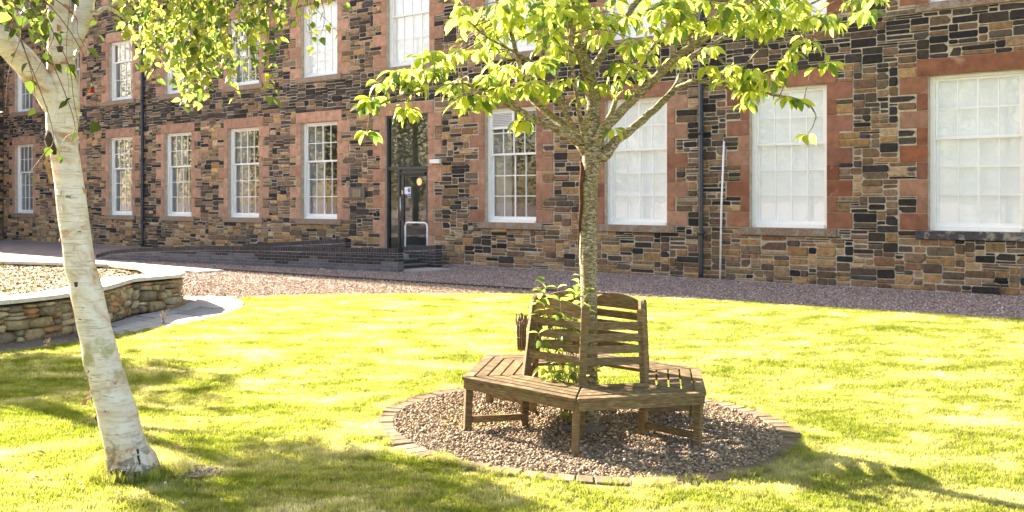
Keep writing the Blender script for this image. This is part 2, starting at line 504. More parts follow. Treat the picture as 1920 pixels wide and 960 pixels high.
# one big ground sheet under everything, gravel coloured near the building
def ground_grid():
    xs = np.concatenate([np.linspace(-400, -24, 8), np.arange(-22, 24.1, .5), np.linspace(26, 400, 8)])
    ys = np.concatenate([np.linspace(-400, -14, 8), np.arange(-12, 48.1, .5), np.linspace(50, 400, 8)])
    V = [(x, y, gz(x, y) - .012) for y in ys for x in xs]
    nx = len(xs)
    Fc = np.array([(j * nx + i, j * nx + i + 1, (j + 1) * nx + i + 1, (j + 1) * nx + i) for j in range(len(ys) - 1) for i in range(nx - 1)])
    me = fast_mesh('ground', np.array(V), Fc, smooth=True)
    me.materials.append(M['gravel_bed'])
    return link('ground', me, None, 'structure')
ground_grid()
lawn = sheet('lawn', lawn_poly, .006, M['turf'], .5)

# ------------------------------------------------------------------ the mill building
B = thing('mill_building', 'long three storey rubble stone building with red sandstone window surrounds and white sash windows', 'building', (W0[0], W0[1], 0), (0, 0, math.atan2(-WD[1], -WD[0])))
TOP = 13.6
LEFT = -38.4
RIGHT = 9.0
WW = 1.60
centres = [-.77, -4.24, -7.75, -11.30, -18.39, -21.98, -25.59, -29.22, -32.9, -36.6]
openings = []      # x0,x1,z0,z1,type
for cx in centres + [2.8, 6.4]:
    openings.append((cx - WW / 2, cx + WW / 2, 1.09, 3.88, 'g'))
for cx in centres + [-14.80, 2.8, 6.4]:
    openings.append((cx - WW / 2, cx + WW / 2, 5.20, 7.32, 'u'))
    openings.append((cx - WW / 2, cx + WW / 2, 8.72, 10.6, 't'))
DX0, DX1, DZ0, DZ1 = -15.63, -14.05, .30, 3.90
openings.append((DX0, DX1, 0.0, DZ1, 'd'))

# mortar core: strips between openings
xs = sorted(set([LEFT, RIGHT] + [o[0] for o in openings] + [o[1] for o in openings]))
core = MB()
for a, b_ in zip(xs[:-1], xs[1:]):
    mid = (a + b_) / 2
    blk = sorted([(o[2], o[3]) for o in openings if o[0] < mid < o[1]])
    z = -.3
    for z0, z1 in blk:
        if z0 > z: core.box(a, b_, 0, .45, z, z0)
        z = z1
    core.box(a, b_, 0, .45, z, TOP)
core.build('wall_core', M['mortar'], B)
# roof and back of the block
rf = MB()
rf.add([(LEFT, -.35, TOP), (RIGHT, -.35, TOP), (RIGHT, 6, TOP + 3.2), (LEFT, 6, TOP + 3.2), (LEFT, 12.3, TOP), (RIGHT, 12.3, TOP),
        (LEFT, -.35, TOP - .12), (RIGHT, -.35, TOP - .12), (LEFT, 12.3, TOP - .12), (RIGHT, 12.3, TOP - .12)],
       [(0, 1, 2, 3), (3, 2, 5, 4), (6, 7, 1, 0), (8, 9, 7, 6)[::1], (4, 5, 9, 8), (0, 3, 4, 8, 6), (1, 7, 9, 5, 2)])
rf.build('roof', M['slate'], B)
bk = MB(); bk.box(LEFT, RIGHT, 11.6, 12, -.3, TOP - .13); bk.box(RIGHT - .4, RIGHT - .002, .46, 11.59, -.3, TOP - .13); bk.box(LEFT + .002, LEFT + .4, .46, 11.59, -.3, TOP - .13)
bk.build('rear_wall', M['mortar'], B)

# dressed sandstone round each opening
blocked = []
quoins = []
RED = [(.30, .105, .055), (.35, .13, .07), (.26, .09, .05), (.38, .165, .095), (.42, .22, .145), (.33, .14, .09)]
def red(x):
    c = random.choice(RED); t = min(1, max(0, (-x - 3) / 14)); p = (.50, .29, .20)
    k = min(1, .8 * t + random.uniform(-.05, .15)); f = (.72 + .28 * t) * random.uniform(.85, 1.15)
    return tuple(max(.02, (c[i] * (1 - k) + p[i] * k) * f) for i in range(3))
def dressed(mb, x0, x1, z0, z1, proud, col, depth=.20, j=.004):
    mb.cbox(Matrix.Translation(((x0 + x1) / 2, (depth - proud) / 2, (z0 + z1) / 2)), x1 - x0 - 2 * j, depth + proud, z1 - z0 - 2 * j, .007, col)
singles = {'lintel': [], 'sill': []}
for (x0, x1, z0, z1, t) in openings:
    blocked.append((x0, x1, z0, z1))
    n = {'g': 9, 'u': 7, 't': 6, 'd': 11}[t]
    zb = z0
    h = (z1 - zb) / n
    for side in (-1, 1):
        for k in range(n):
            long = (k % 2 == 0)
            L = (.50 if long else .21) + random.uniform(-.02, .02)
            L = round(L / .05) * .05
            za, zc = zb + k * h, zb + (k + 1) * h
            if side < 0: xa, xb = x0 - L, x0
            else: xa, xb = x1, x1 + L
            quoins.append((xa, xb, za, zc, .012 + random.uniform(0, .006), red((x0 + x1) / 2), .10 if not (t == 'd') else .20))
            blocked.append((xa, xb, za, zc))
    lz = .31
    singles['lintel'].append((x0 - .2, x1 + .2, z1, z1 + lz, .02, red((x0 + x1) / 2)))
    blocked.append((x0 - .2, x1 + .2, z1, z1 + lz))
    if t != 'd':
        c = red((x0 + x1) / 2)
        c = tuple(a_ * .35 + b2 * .65 for a_, b2 in zip(c, (.25, .20, .15)))
        if t == 'g' and abs(x0 + .77 + .8) < .1: c = (.07, .065, .07)
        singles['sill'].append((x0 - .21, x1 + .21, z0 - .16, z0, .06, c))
        blocked.append((x0 - .21, x1 + .21, z0 - .16, z0))
quoins.sort(key=lambda q: (q[1] - q[0]) * (q[3] - q[2]) / max(1, (18 + (-q[0]) * .62)) ** 2 if (q[0] < 1.0 and q[2] < 1.8 + 8 * (18 - q[0] * .62) / 38) else 0, reverse=True)
rest = MB()
for i, (a, b_, c_, d_, p, col, dep) in enumerate(quoins):
    if i < 300:
        q = MB(); dressed(q, a, b_, c_, d_, p, col, dep); q.build('quoin', M['sandstone'], B)
    else: dressed(rest, a, b_, c_, d_, p, col, dep)
rest.build('quoin', M['sandstone'], B, 'stuff')
for nm in ('lintel', 'sill'):
    for (a, b_, c_, d_, p, col) in singles[nm]:
        q = MB(); dressed(q, a, b_, c_, d_, p, col, .12 if nm == 'sill' else .10)
        q.build(nm, M['sandstone'] if nm == 'lintel' else M['sill'], B)

# rubble stones packed round the dressed stone
CW, CH = .055, .045
NX = int((1.4 - LEFT) / CW); NZ = int(10.4 / CH)
occ = np.zeros((NZ, NX), bool)
for (x0, x1, z0, z1) in blocked:
    i0 = max(0, int(round((x0 - LEFT) / CW - .2))); i1 = min(NX, int(round((x1 - LEFT) / CW + .2)))
    j0 = max(0, int(round(z0 / CH - .1))); j1 = min(NZ, int(round(z1 / CH + .1)))
    if i1 > i0 and j1 > j0: occ[j0:j1, i0:i1] = True
stones = []
PAL_D = [(.020, .021, .023), (.034, .033, .034), (.048, .046, .046), (.045, .038, .032), (.066, .060, .054), (.028, .025, .024)]
PAL_M = [(.12, .085, .055), (.15, .10, .06), (.19, .13, .07), (.10, .078, .06), (.14, .092, .065), (.15, .12, .085), (.20, .145, .095), (.085, .068, .055)]
PAL_T = [(.30, .195, .095), (.34, .235, .12), (.26, .16, .075), (.24, .17, .105), (.33, .25, .16), (.22, .13, .075)]
for j in range(NZ):
    i = 0
    row = occ[j]
    while i < NX:
        if row[i]: i += 1; continue
        L = 1
        while i + L < NX and not row[i + L] and L < 14: L += 1
        h = random.choices((1, 2, 3, 4), (.17, .42, .27, .14))[0]
        w = {1: random.randint(3, 9), 2: random.randint(3, 10), 3: random.randint(3, 9), 4: random.randint(4, 9)}[h]
        w = min(w, L)
        if 0 < L - w < 3 and L < 13: w = L
        hh = 1
        while hh < h and j + hh < NZ and not occ[j + hh, i:i + w].any(): hh += 1
        occ[j:j + hh, i:i + w] = True
        stones.append((LEFT + i * CW, LEFT + (i + w) * CW, j * CH, (j + hh) * CH))
        i += w
print('stones', len(stones))
def stone_col(x, z):
    pn = noise.noise((x * .45, z * .8, 3.1))
    pd = .33 + .35 * pn
    if 4.2 < z < 5.05: pd += .38
    if z > 7.6: pd += .15
    if z < .9: pd -= .12
    r = random.random()
    if r < pd: c = random.choice(PAL_D)
    elif r < pd + .46: c = random.choice(PAL_M)
    else: c = random.choice(PAL_T)
    k = random.uniform(.85, 1.2)
    
    if c not in PAL_D: k *= 1.05 + min(1, max(0, (-x - 7) / 14)) * .5
    elif x < -16: k *= 1.25
    return (c[0] * k * 1.03, c[1] * k * .93, c[2] * k * .88)
def add_stone(mb, x0, x1, z0, z1, fine):
    j = .0065; p = random.uniform(.004, .026); bv = min(.014, (z1 - z0) * .22)
    x0 += j; x1 -= j; z0 += j; z1 -= j
    ja = lambda a: random.uniform(-a, a)
    w = x1 - x0; h = z1 - z0
    col = stone_col((x0 + x1) / 2, (z0 + z1) / 2)
    if fine:
        cx = min(.03, w * .2) ; cz = min(.03, h * .3)
        r = [random.uniform(.15, 1) for _ in range(4)]
        if random.random() < .12 and h > .09: r[random.randint(0, 3)] = 2.2
        out = [(x0 + cx * r[0], z0), (x1 - cx * r[1], z0), (x1, z0 + cz * r[1]), (x1, z1 - cz * r[2]), (x1 - cx * r[2], z1), (x0 + cx * r[3], z1), (x0, z1 - cz * r[3]), (x0, z0 + cz * r[0])]
        out = [(a + ja(.004), b_ + ja(.004)) for a, b_ in out]
    else:
        out = [(x0 + ja(.008), z0 + ja(.005)), (x1 + ja(.008), z0 + ja(.005)), (x1 + ja(.008), z1 + ja(.005)), (x0 + ja(.008), z1 + ja(.005))]
    n = len(out); cx, cz = (x0 + x1) / 2, (z0 + z1) / 2
    tx, tz = ja(.012), ja(.012)
    vs = [(a, .02, b_) for a, b_ in out] + [(a, -p + bv * .9 , b_) for a, b_ in out]
    fr = []
    for a, b_ in out:
        dx, dz = cx - a, cz - b_
        aa = a + (1 if dx > 0 else -1) * min(bv, abs(dx) * .8); bb = b_ + (1 if dz > 0 else -1) * min(bv, abs(dz) * .8)
        fr.append((aa, -p - tx * (a - cx) / max(w, .1) - tz * (b_ - cz) / max(h, .05) * .5 + ja(.002), bb))
    vs += fr
    fs = []
    for q in range(n):
        r_ = (q + 1) % n
        fs.append((q, r_, n + r_, n + q)); fs.append((n + q, n + r_, 2 * n + r_, 2 * n + q))
    fs.append(tuple(range(2 * n, 3 * n)))
    mb.add(vs, fs, col)
def vis(x, y, z):
    X, Y = loc2w(x, y); px = 960 + F * X / Y; py = HY + F * (EYE - z) / Y
    return px, py, Y
def skey(s):
    px, py, Y = vis((s[0] + s[1]) / 2, 0, (s[2] + s[3]) / 2)
    if not (5 < px < 1915 and 5 < py < 950): return 0
    return (s[1] - s[0]) * (s[3] - s[2]) / Y ** 2
stones.sort(key=skey, reverse=True)
rub = MB()
for i, s in enumerate(stones):
    if i < 300:
        q = MB(); add_stone(q, *s, True); q.build('stone', M['stone'], B)
    else: add_stone(rub, *s, s[0] > -17)
rub.build('rubble_stonework', M['stone'], B, 'stuff')

# sash windows
pane_cache = {}
def pane(w, h, parent, x, y, z):
    k = (round(w, 3), round(h, 3))
    if k not in pane_cache:
        q = MB(); q.box(-w / 2, w / 2, -.002, .002, -h / 2, h / 2); o = q.build('pane', M['glass'], parent); pane_cache[k] = o.data
    else: o = link('pane', pane_cache[k], parent)
    o.location = (x, y, z)
    return o
def sash_window(cx, z0, z1, kind, blind, vent=False, sepanes=True):
    w = MB(); x0, x1 = cx - WW / 2, cx + WW / 2
    w0 = thing('window', None, None) if False else link('window', None, B, loc=(0, 0, 0))
    fy = .115; o = .003
    fw = .085
    # outer box frame
    w.box(x0 + o, x0 + fw, fy, fy + .13, z0 + .001, z1 - o); w.box(x1 - fw, x1 - o, fy, fy + .13, z0 + .001, z1 - o)
    w.box(x0 + fw + .001, x1 - fw - .001, fy, fy + .13, z1 - .055, z1 - o); w.box(x0 + fw + .001, x1 - fw - .001, fy - .03, fy + .13, z0 + .001, z0 + .055)
    w.build('frame', M['white'], w0)
    rows_up, rows_lo = (2, 3) if kind == 'g' else (1, 2)
    H = z1 - .055 - (z0 + .055)
    zm = z1 - .055 - H * (rows_up + .12) / (rows_up + rows_lo + .2)
    ix0, ix1 = x0 + fw + .003, x1 - fw - .003
    for (za, zc, yy, rows, nm) in ((zm, z1 - .057, fy + .035, rows_up, 'upper_sash'), (z0 + .057, zm + .045, fy + .085, rows_lo, 'lower_sash')):
        sb = MB(); st = .042
        rb = .05 if nm == 'upper_sash' else .085
        rt = .04
        sb.box(ix0, ix0 + st, yy, yy + .045, za, zc); sb.box(ix1 - st, ix1, yy, yy + .045, za, zc)
        sb.box(ix0 + st, ix1 - st, yy, yy + .045, za, za + rb); sb.box(ix0 + st, ix1 - st, yy, yy + .045, zc - rt, zc)
        gx0, gx1, gza, gzc = ix0 + st, ix1 - st, za + rb, zc - rt
        sb.build(nm, M['white'], w0)
        gb = MB()
        ww = gx1 - gx0
        for c_ in (1, 2, 3):
            bw = .034 if c_ == 2 else .020
            xx = gx0 + ww * c_ / 4
            gb.box(xx - bw / 2, xx + bw / 2, yy + .004, yy + .04, gza, gzc)
        for r_ in range(1, rows):
            zz = gza + (gzc - gza) * r_ / rows
            gb.box(gx0, gx1, yy + .007, yy + .037, zz - .011, zz + .011)
        gb.build('glazing_bars', M['white'], w0)
        for c_ in range(4):
            for r_ in range(rows):
                if vent and nm == 'upper_sash' and r_ == rows - 1 and c_ < 2: continue
                xx = gx0 + ww * (c_ + .5) / 4; zz = gza + (gzc - gza) * (r_ + .5) / rows
                pane(ww / 4, (gzc - gza) / rows, w0, xx, yy + .02 + .0005 * c_, zz)
    if vent:
        v_ = MB(); zt = z1 - .06; zb = zt - .44; xa, xb = x0 + fw, x0 + fw + .74
        v_.box(xa, xb, fy + .005, fy + .033, zb, zb + .055); v_.box(xa, xb, fy + .005, fy + .033, zt - .05, zt)
        v_.box(xa, xa + .06, fy + .005, fy + .033, zb + .055, zt - .05); v_.box(xb - .06, xb, fy + .005, fy + .033, zb + .055, zt - .05)
        v_.build('vent_frame', M['white'], w0)
        for k in range(8):
            l = MB(); zz = zb + .075 + k * (zt - zb - .15) / 7
            l.bar((xa + .06, fy + .02, zz), (xb - .06, fy + .02, zz), .03, .006, .001, up=(0, -.6, .8)); l.build('louvre', M['white'], w0)
        hb = MB(); hb.box(xa + .06, xb - .06, fy + .034, fy + .036, zb + .055, zt - .05); hb.build('vent_backing', M['shutter'], w0)
    by = .33
    q = MB()
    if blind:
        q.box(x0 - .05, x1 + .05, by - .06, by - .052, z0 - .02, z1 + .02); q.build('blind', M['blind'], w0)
    else:
        q.add([(x0 + .02, .27, z0), (x0 + .02, .27, z1), (x0 + .36, .62, z1), (x0 + .36, .62, z0)], [(0, 1, 2, 3)]); 
        q.add([(x1 - .02, .27, z0), (x1 - .02, .27, z1), (x1 + .1, .52, z1), (x1 + .1, .52, z0)], [(3, 2, 1, 0)])
        q.build('shutter_lining', M['shutter'], w0)
        r_ = MB(); r_.box(x0 - 1, x1 + 1.0, 1.9, 1.95, z0 - .6, z1 + .3); r_.build('room_backdrop', M['room'], w0)
    return w0
for (x0, x1, z0, z1, t) in openings:
    if t == 'd': continue
    cx = (x0 + x1) / 2
    px, py, Y = vis(cx, 0, z0)
    if t == 't' and cx > -20: 
        if cx > -13: continue
    if cx > 1: continue
    bl = (t == 'g' and cx > -9) or (t != 'g' and cx > -19)
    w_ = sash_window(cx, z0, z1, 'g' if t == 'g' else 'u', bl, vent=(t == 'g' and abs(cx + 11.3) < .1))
    if t == 'g' and abs(cx + 11.3) < .1: w_['label'] = 'sash window with a white louvred vent in its upper left corner'
# unseen openings are closed with plain white boards behind
q = MB()
for (x0, x1, z0, z1, t) in openings:
    if t != 'd' and ((x0 + x1) / 2 > 1 or (t == 't' and (x0 + x1) / 2 > -13)): q.box(x0, x1, .12, .14, z0, z1)
q.build('window_board', M['white'], B)

def rp(px, py, yy):    # point on plane y=yy of the facade frame seen at a pixel
    r = np.array([(px - 960) / F, 1.0]); t = ((W0 + WN * yy) @ WN) / (r @ WN); X, Y = r * t
    s = (np.array([X, Y]) - W0) @ WD
    return -s, EYE - (py - HY) * Y / F
# glazed entrance
D = link('entrance_door', None, B)
fy = .05
q = MB(); fr = .06
q.box(DX0 + .002, DX0 + fr, fy, fy + .1, DZ0, DZ1 - .002); q.box(DX1 - fr, DX1 - .002, fy, fy + .1, DZ0, DZ1 - .002)
q.box(DX0 + fr, DX1 - fr, fy, fy + .1, DZ1 - fr, DZ1 - .002); q.box(DX0 + fr, DX1 - fr, fy - .01, fy + .1, 2.44, 2.52)
SX = DX0 + .42
q.box(SX, SX + .06, fy, fy + .1, DZ0, 2.44)
q.build('door_frame', M['alu'], D)
q = MB()
LX0, LX1 = SX + .065, DX1 - fr - .003
for a, b_, c_, d_ in ((LX0, LX0 + .13, DZ0 + .01, 2.42), (LX1 - .07, LX1, DZ0 + .01, 2.42), (LX0 + .13, LX1 - .07, 2.26, 2.42), (LX0 + .13, LX1 - .07, DZ0 + .01, DZ0 + .15)):
    q.box(a, b_, fy + .03, fy + .08, c_, d_)
q.build('door_leaf', M['alu'], D)
q = MB(); q.box(LX0 + .131, LX1 - .071, fy + .05, fy + .06, DZ0 + .151, 2.259); q.build('door_glass', M['glass'], D)
q = MB(); q.box(DX0 + fr + .001, SX - .001, fy + .05, fy + .06, DZ0 + .001, 2.439); q.build('side_glass', M['glass'], D)
q = MB(); q.box(DX0 + fr + .001, DX1 - fr - .001, fy + .05, fy + .06, 2.521, DZ1 - fr - .001); q.build('fanlight', M['glass'], D)
q = MB(); q.tube([(LX0 + .06, fy - .03, 1.08), (LX0 + .06, fy - .03, 1.72)], .014, 8)
q.tube([(LX0 + .06, fy - .03, 1.14), (LX0 + .06, fy + .03, 1.14)], .008, 6); q.tube([(LX0 + .06, fy - .03, 1.66), (LX0 + .06, fy + .03, 1.66)], .008, 6)
q.build('door_handle', M['steel'], D)
q = MB(); q.cbox(Matrix.Translation((LX0 + .075, fy + .027, 1.84)), .035, .012, .10, .003); q.build('lock_plate', M['steel'], D)
q = MB(); q.cbox(Matrix.Translation(((LX0 + LX1) / 2 - .02, fy + .0, 2.33)), LX1 - LX0 - .12, .06, .06, .006); q.build('door_closer', M['black'], D)
# stickers on the glass
q = MB(); q.box(LX0 + .135, LX0 + .36, fy + .0455, fy + .049, 1.79, 1.98); q.box(LX0 + .255, LX0 + .375, fy + .042, fy + .045, 1.69, 1.985); q.build('door_notice', M['signwhite'], D)
q = MB()
cxs, czs = LX0 + .315, 1.90
ring = [(cxs + .05 * math.cos(a), fy + .0405, czs + .065 * math.sin(a)) for a in np.linspace(0, 2 * math.pi, 20, endpoint=False)]
q.add(ring, [tuple(range(20))])
q.box(LX0 + .262, LX0 + .368, fy + .039, fy + .041, 1.70, 1.80); q.build('blue_notice_print', M['signblue'], D)
q = MB()
q.box(cxs - .008, cxs + .008, fy + .0375, fy + .039, czs - .01, czs + .045); q.box(cxs - .008, cxs + .008, fy + .0375, fy + .039, czs - .042, czs - .024)
q.box(LX0 + .275, LX0 + .355, fy + .0365, fy + .038, 1.765, 1.775); q.box(LX0 + .285, LX0 + .345, fy + .0365, fy + .038, 1.735, 1.745)
q.build('notice_lettering', M['signwhite'], D)
q = MB()
q.box(LX0 + .16, LX0 + .24, fy + .0435, fy + .045, 1.90, 1.908); q.box(LX0 + .17, LX0 + .23, fy + .0435, fy + .045, 1.87, 1.878)
q.build('notice_lettering', M['shutter'], D)
# lobby behind
ZL = rp(780, 381, 3.2)[1]; GX, GZ = rp(780, 341, 1.6)
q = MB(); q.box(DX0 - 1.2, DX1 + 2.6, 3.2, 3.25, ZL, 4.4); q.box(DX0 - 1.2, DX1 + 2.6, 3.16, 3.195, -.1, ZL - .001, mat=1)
q.box(DX0 - .35, DX0 - .3, .46, 3.15, 0, 4.3, mat=2)
q.box(DX0 - .3, DX0 + .45, 2.2, 2.25, 0, 4.3, mat=2)
q.build('lobby_walls', [M['brown_wall'], M['dark_wall'], M['shutter']], D)
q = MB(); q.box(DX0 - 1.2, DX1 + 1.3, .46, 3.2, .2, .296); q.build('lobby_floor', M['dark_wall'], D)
q = MB()
pr = []
for i in range(9):
    a = math.pi * i / 8; pr.append((math.sin(a) * .17, math.cos(a) * .17))
n = 14; vs = []; fs = []
for r_, z_ in pr:
    for k in range(n): vs.append((GX + r_ * math.cos(2 * math.pi * k / n), 1.6 + r_ * math.sin(2 * math.pi * k / n), GZ + z_))
for i in range(8):
    for k in range(n): fs.append((i * n + k, (i + 1) * n + k, (i + 1) * n + (k + 1) % n, i * n + (k + 1) % n))
q.add(vs, fs, smooth=True); q.build('globe_lamp', M['globe'], D)
q = MB(); q.tube([(GX, 1.6, GZ + .17), (GX, 1.6, 4.2)], .006, 6); q.build('lamp_cord', M['black'], D)
ld = bpy.data.lights.new('lobby_lamp', 'POINT'); ld.energy = 45; ld.color = (1, .78, .48); ld.shadow_soft_size = 0
lo = bpy.data.objects.new('lobby_lamp', ld); COL.objects.link(lo); lo.parent = D; lo.location = (GX + .1, .75, 4.3)

# wing added forward of the left end, sized to shade the gravel strip
Wg = thing('shade_wing', 'tall stone wing added at the far left end of the building to shade the gravel', 'building', (W0[0], W0[1], 0), (0, 0, math.atan2(-WD[1], -WD[0])))
q = MB(); q.box(LEFT - 7, LEFT - .003, -3.45, 12, -.3, 19.6); q.build('shade_tower', M['wing'], Wg)
q = MB(); q.box(LEFT - 9, LEFT - .4, -4.75, -3.452, -.3, 15.2); q.build('shade_block', M['wing'], Wg)  # lower volume added to widen the shadow on the gravel
q = MB(); q.box(LEFT - 7.3, LEFT + .1, -3.6, 12.3, 19.602, 19.8); q.build('wing_roof', M['slate'], Wg)
ws = MB()
random.seed(3)
for j in range(0, 60):
    y_ = -3.4; z_ = j * .13
    while y_ < -.1:
        w_ = random.uniform(.2, .5)
        y2 = min(y_ + w_, -.02)
        c = stone_col(-34, z_)
        ws.add([(LEFT - .003, y_ + .006, z_ + .006), (LEFT + .016, y_ + .014, z_ + .014), (LEFT + .016, y2 - .014, z_ + .014), (LEFT - .003, y2 - .006, z_ + .006),
                (LEFT - .003, y_ + .006, z_ + .124), (LEFT + .016, y_ + .014, z_ + .116), (LEFT + .016, y2 - .014, z_ + .116), (LEFT - .003, y2 - .006, z_ + .124)],
               [(1, 2, 6, 5), (0, 1, 5, 4), (2, 3, 7, 6), (4, 5, 6, 7), (0, 3, 2, 1)], c)
        y_ = y2
ws.build('wing_stonework', M['stone'], Wg, 'stuff')
random.seed(11)

# fittings on the facade
def onwall(name, label, cat, x, y, z, group=None):
    X, Y = loc2w(x, y)
    return thing(name, label, cat, (X, Y, z), (0, 0, math.atan2(-WD[1], -WD[0])), group)
for sx, lab in ((-6.09, 'black cast iron downpipe right of the young tree, nearest the bench'), (-27.63, 'black cast iron downpipe behind the white birch, at the left of the building')):
    o = onwall('downpipe', lab, 'downpipe', sx, -.09, 0, 'black downpipes on the facade')
    q = MB(); q.tube([(0, 0, 0.02), (0, 0, .12), (0, 0, 13.3)], .052, 12); q.build('pipe', M['pipe'], o)
    for zz in (.95, 3.05, 5.1, 7.2, 9.2):
        q = MB(); q.tube([(0, 0, zz - .05), (0, 0, zz + .05)], .064, 12); q.cbox(Matrix.Translation((0, .035, zz)), .2, .05, .035, .004); q.build('collar', M['pipe'], o)
o = onwall('white_pole', 'thin white plastic pole clipped upright to the wall right of the downpipe', 'pole', -5.62, -.05, 0)
q = MB(); q.tube([(-.05, 0, -.01), (-.02, 0, 1.5), (.04, 0, 2.85)], .021, 10); q.build('tube', M['white'], o)
for zz in (1.05, 1.72):
    q = MB(); q.cbox(Matrix.Translation((-.02, .01, zz)), .11, .05, .014, .003); q.build('clip', M['pipe'], o)
o = onwall('alarm_box', 'small red alarm box on the wall just right of the birch trunk', 'alarm box', -31.2, -.03, 5.65)
q = MB(); q.cbox(Matrix.Translation((0, -.04, 0)), .30, .12, .17, .01); q.build('housing', M['redbox'], o)
q = MB(); q.box(-.07, .07, -.1035, -.1005, -.03, .03); q.build('badge', plain('yellow_badge', (.6, .35, .03), .5), o)
q = MB(); q.box(-.15, .15, -.10, .02, -.105, -.087); q.build('base_strip', M['white'], o)
o = onwall('wall_plaque', 'slate plaque with a small bronze plate beside the entrance', 'plaque', s_of(672) * -1, -.02, EYE - (362 - HY) * facade(672)[1] / F)
q = MB(); q.cbox(Matrix.Translation((0, -.015, 0)), .62, .05, .33, .008); q.build('slate_panel', M['slate'], o)
q = MB(); q.box(-.16, .16, -.05, -.042, -.10, .10); q.build('bronze_plate', M['bronze'], o)
q = MB()
for k in range(4): q.box(-.11 + .02 * (k % 2), .11 - .02 * (k % 2), -.0525, -.0502, .055 - k * .035, .065 - k * .035)
q.build('lettering_lines', M['slate'], o)
o = onwall('wall_light', 'white rectangular light box at the right of the entrance', 'light', -13.72, -.02, EYE + (374 - 303) * facade(817)[1] / F)
q = MB(); q.cbox(Matrix.Translation((0, -.05, 0)), .36, .09, .11, .01); q.build('housing', M['white'], o)
q = MB(); q.box(-.165, .165, -.0985, -.096, -.04, .04); q.build('diffuser', M['signwhite'], o)
o = onwall('entry_button', 'small black entry button on the red stone left of the door', 'button', -s_of(709), -.02, EYE - (401 - HY) * facade(709)[1] / F)
q = MB(); q.cbox(Matrix.Translation((0, -.015, 0)), .075, .04, .12, .01); q.build('plate', M['black'], o)
q = MB(); q.tube([(0, -.03, -.01), (0, -.042, -.01)], .014, 10); q.build('push', M['pipe'], o)
o = onwall('vent_pipe', 'rusty outlet pipe under a dark hole at the foot of the wall, far right', 'pipe', -s_of(1877), -.03, 0)
q = MB(); q.tube([(0, 0, -.01), (0, 0, .14), (0, .02, .19)], .014, 8); q.build('pipe', M['rust'], o)
q = MB(); q.cbox(Matrix.Translation((0, .02, .255)), .2, .07, .085, .02); q.build('hole', M['hole'], o)

# ------------------------------------------------------------------ brick ramp, landing and steps
BR = [(.040, .034, .036), (.05, .042, .044), (.033, .03, .034), (.06, .05, .052), (.045, .034, .034)]
def brick_wall(name, label, A, Bp, hA, hB, thick=.215, z0=-.05, washed=0, hfun=None):
    A = Vector(A); Bp = Vector(Bp); d = Bp - A; L = d.length
    o = thing(name, label, 'wall', (A.x, A.y, 0), (0, 0, math.atan2(d.y, d.x)), 'dark brick ramp walls')
    hf = hfun or (lambda x: hA + (hB - hA) * x / L)
    core = MB()
    k = max(1, int(L / .5))
    for i in range(k):
        xa, xb = L * i / k + (.006 if i == 0 else 0), L * (i + 1) / k - (.006 if i == k - 1 else 0)
        ta, tb = hf(xa) - .010, hf(xb) - .010
        core.add([(xa, .006, z0), (xb, .006, z0), (xb, thick - .006, z0), (xa, thick - .006, z0), (xa, .006, ta), (xb, .006, tb), (xb, thick - .006, tb), (xa, thick - .006, ta)],
                 [(0, 3, 2, 1), (4, 5, 6, 7), (0, 1, 5, 4), (2, 3, 7, 6)] + ([(3, 0, 4, 7)] if i == 0 else []) + ([(1, 2, 6, 5)] if i == k - 1 else []))
    core.build('mortar_bed', M['bmortar'], o)
    bricks = []
    CHt = .075; SH = .11
    row = 0; z = 0.0
    while z < max(hf(0), hf(L)):
        x = -(.1125 if row % 2 else 0)
        while x < L:
            a, b_ = max(0, x), min(L, x + .225)
            lim = min(hf(a), hf(b_)) - SH
            top = min(z + CHt, lim)
            if b_ - a > .03 and top - z > .02: bricks.append((a, b_, z, top, 0))
            x += .225
        z += CHt; row += 1
    x = 0
    while x < L - .02:
        b_ = min(L, x + .075); hm = hf((x + b_) / 2)
        if hm - SH > -.05: bricks.append((x, b_, max(0, hm - SH), hm, 1))
        x += .075
    st = MB()
    for i, (a, b_, za, zb, t) in enumerate(bricks):
        c = random.choice(BR); k_ = random.uniform(.8, 1.3)
        wz = noise.noise((a * 1.1, 0.5, 2.0)) * .16 + noise.noise((a * 4, 1.5, 2.0)) * .07 + .20
        if washed and t == 0 and (za + zb) / 2 < wz: c = (.14, .125, .135)
        c = tuple(v_ * k_ for v_ in c)
        q = MB() if i < 298 else st
        q.cbox(Matrix.Translation(((a + b_) / 2, thick / 2, (za + zb) / 2)), b_ - a - .009, thick, zb - za - .009, .004, c)
        if i < 298: q.build('brick', M['brick'], o)
    if st.v: st.build('brick', M['brick'], o, 'stuff')
    return o
p1 = GP(180, 485); p2 = GP(747, 510.5)
pts_h = [(0, .12), (.06, .25), (.15, .33), (.42, .46), (.75, .51), (1, .535)]
Lr = (p2.xy - p1.xy).length
def hramp(x):
    t = x / Lr
    for (a, ha), (b_, hb) in zip(pts_h[:-1], pts_h[1:]):
        if t <= b_: return ha + (hb - ha) * (t - a) / (b_ - a)
    return pts_h[-1][1]
brick_wall('brick_wall', 'long low dark brick wall along the front of the ramp with a pale washed base', p1.xy, p2.xy, 0, 0, washed=1, hfun=hramp)
a = loc2w(-20.2, -1.25); b_ = loc2w(-15.85, -1.25)
brick_wall('brick_wall', 'short dark brick wall behind the ramp, left of the door', a, b_, .36, .62)
ra = rp(757, 462.5, -1.2); rb = rp(818, 459.5, -1.2)
a = loc2w(ra[0], -1.2); b_ = loc2w(rb[0], -1.2)
brick_wall('brick_wall', 'short dark brick wall between the door and the foot of the steps', a, b_, ra[1], rb[1])
print('wing wall', ra, rb, 'ramp end', p2)
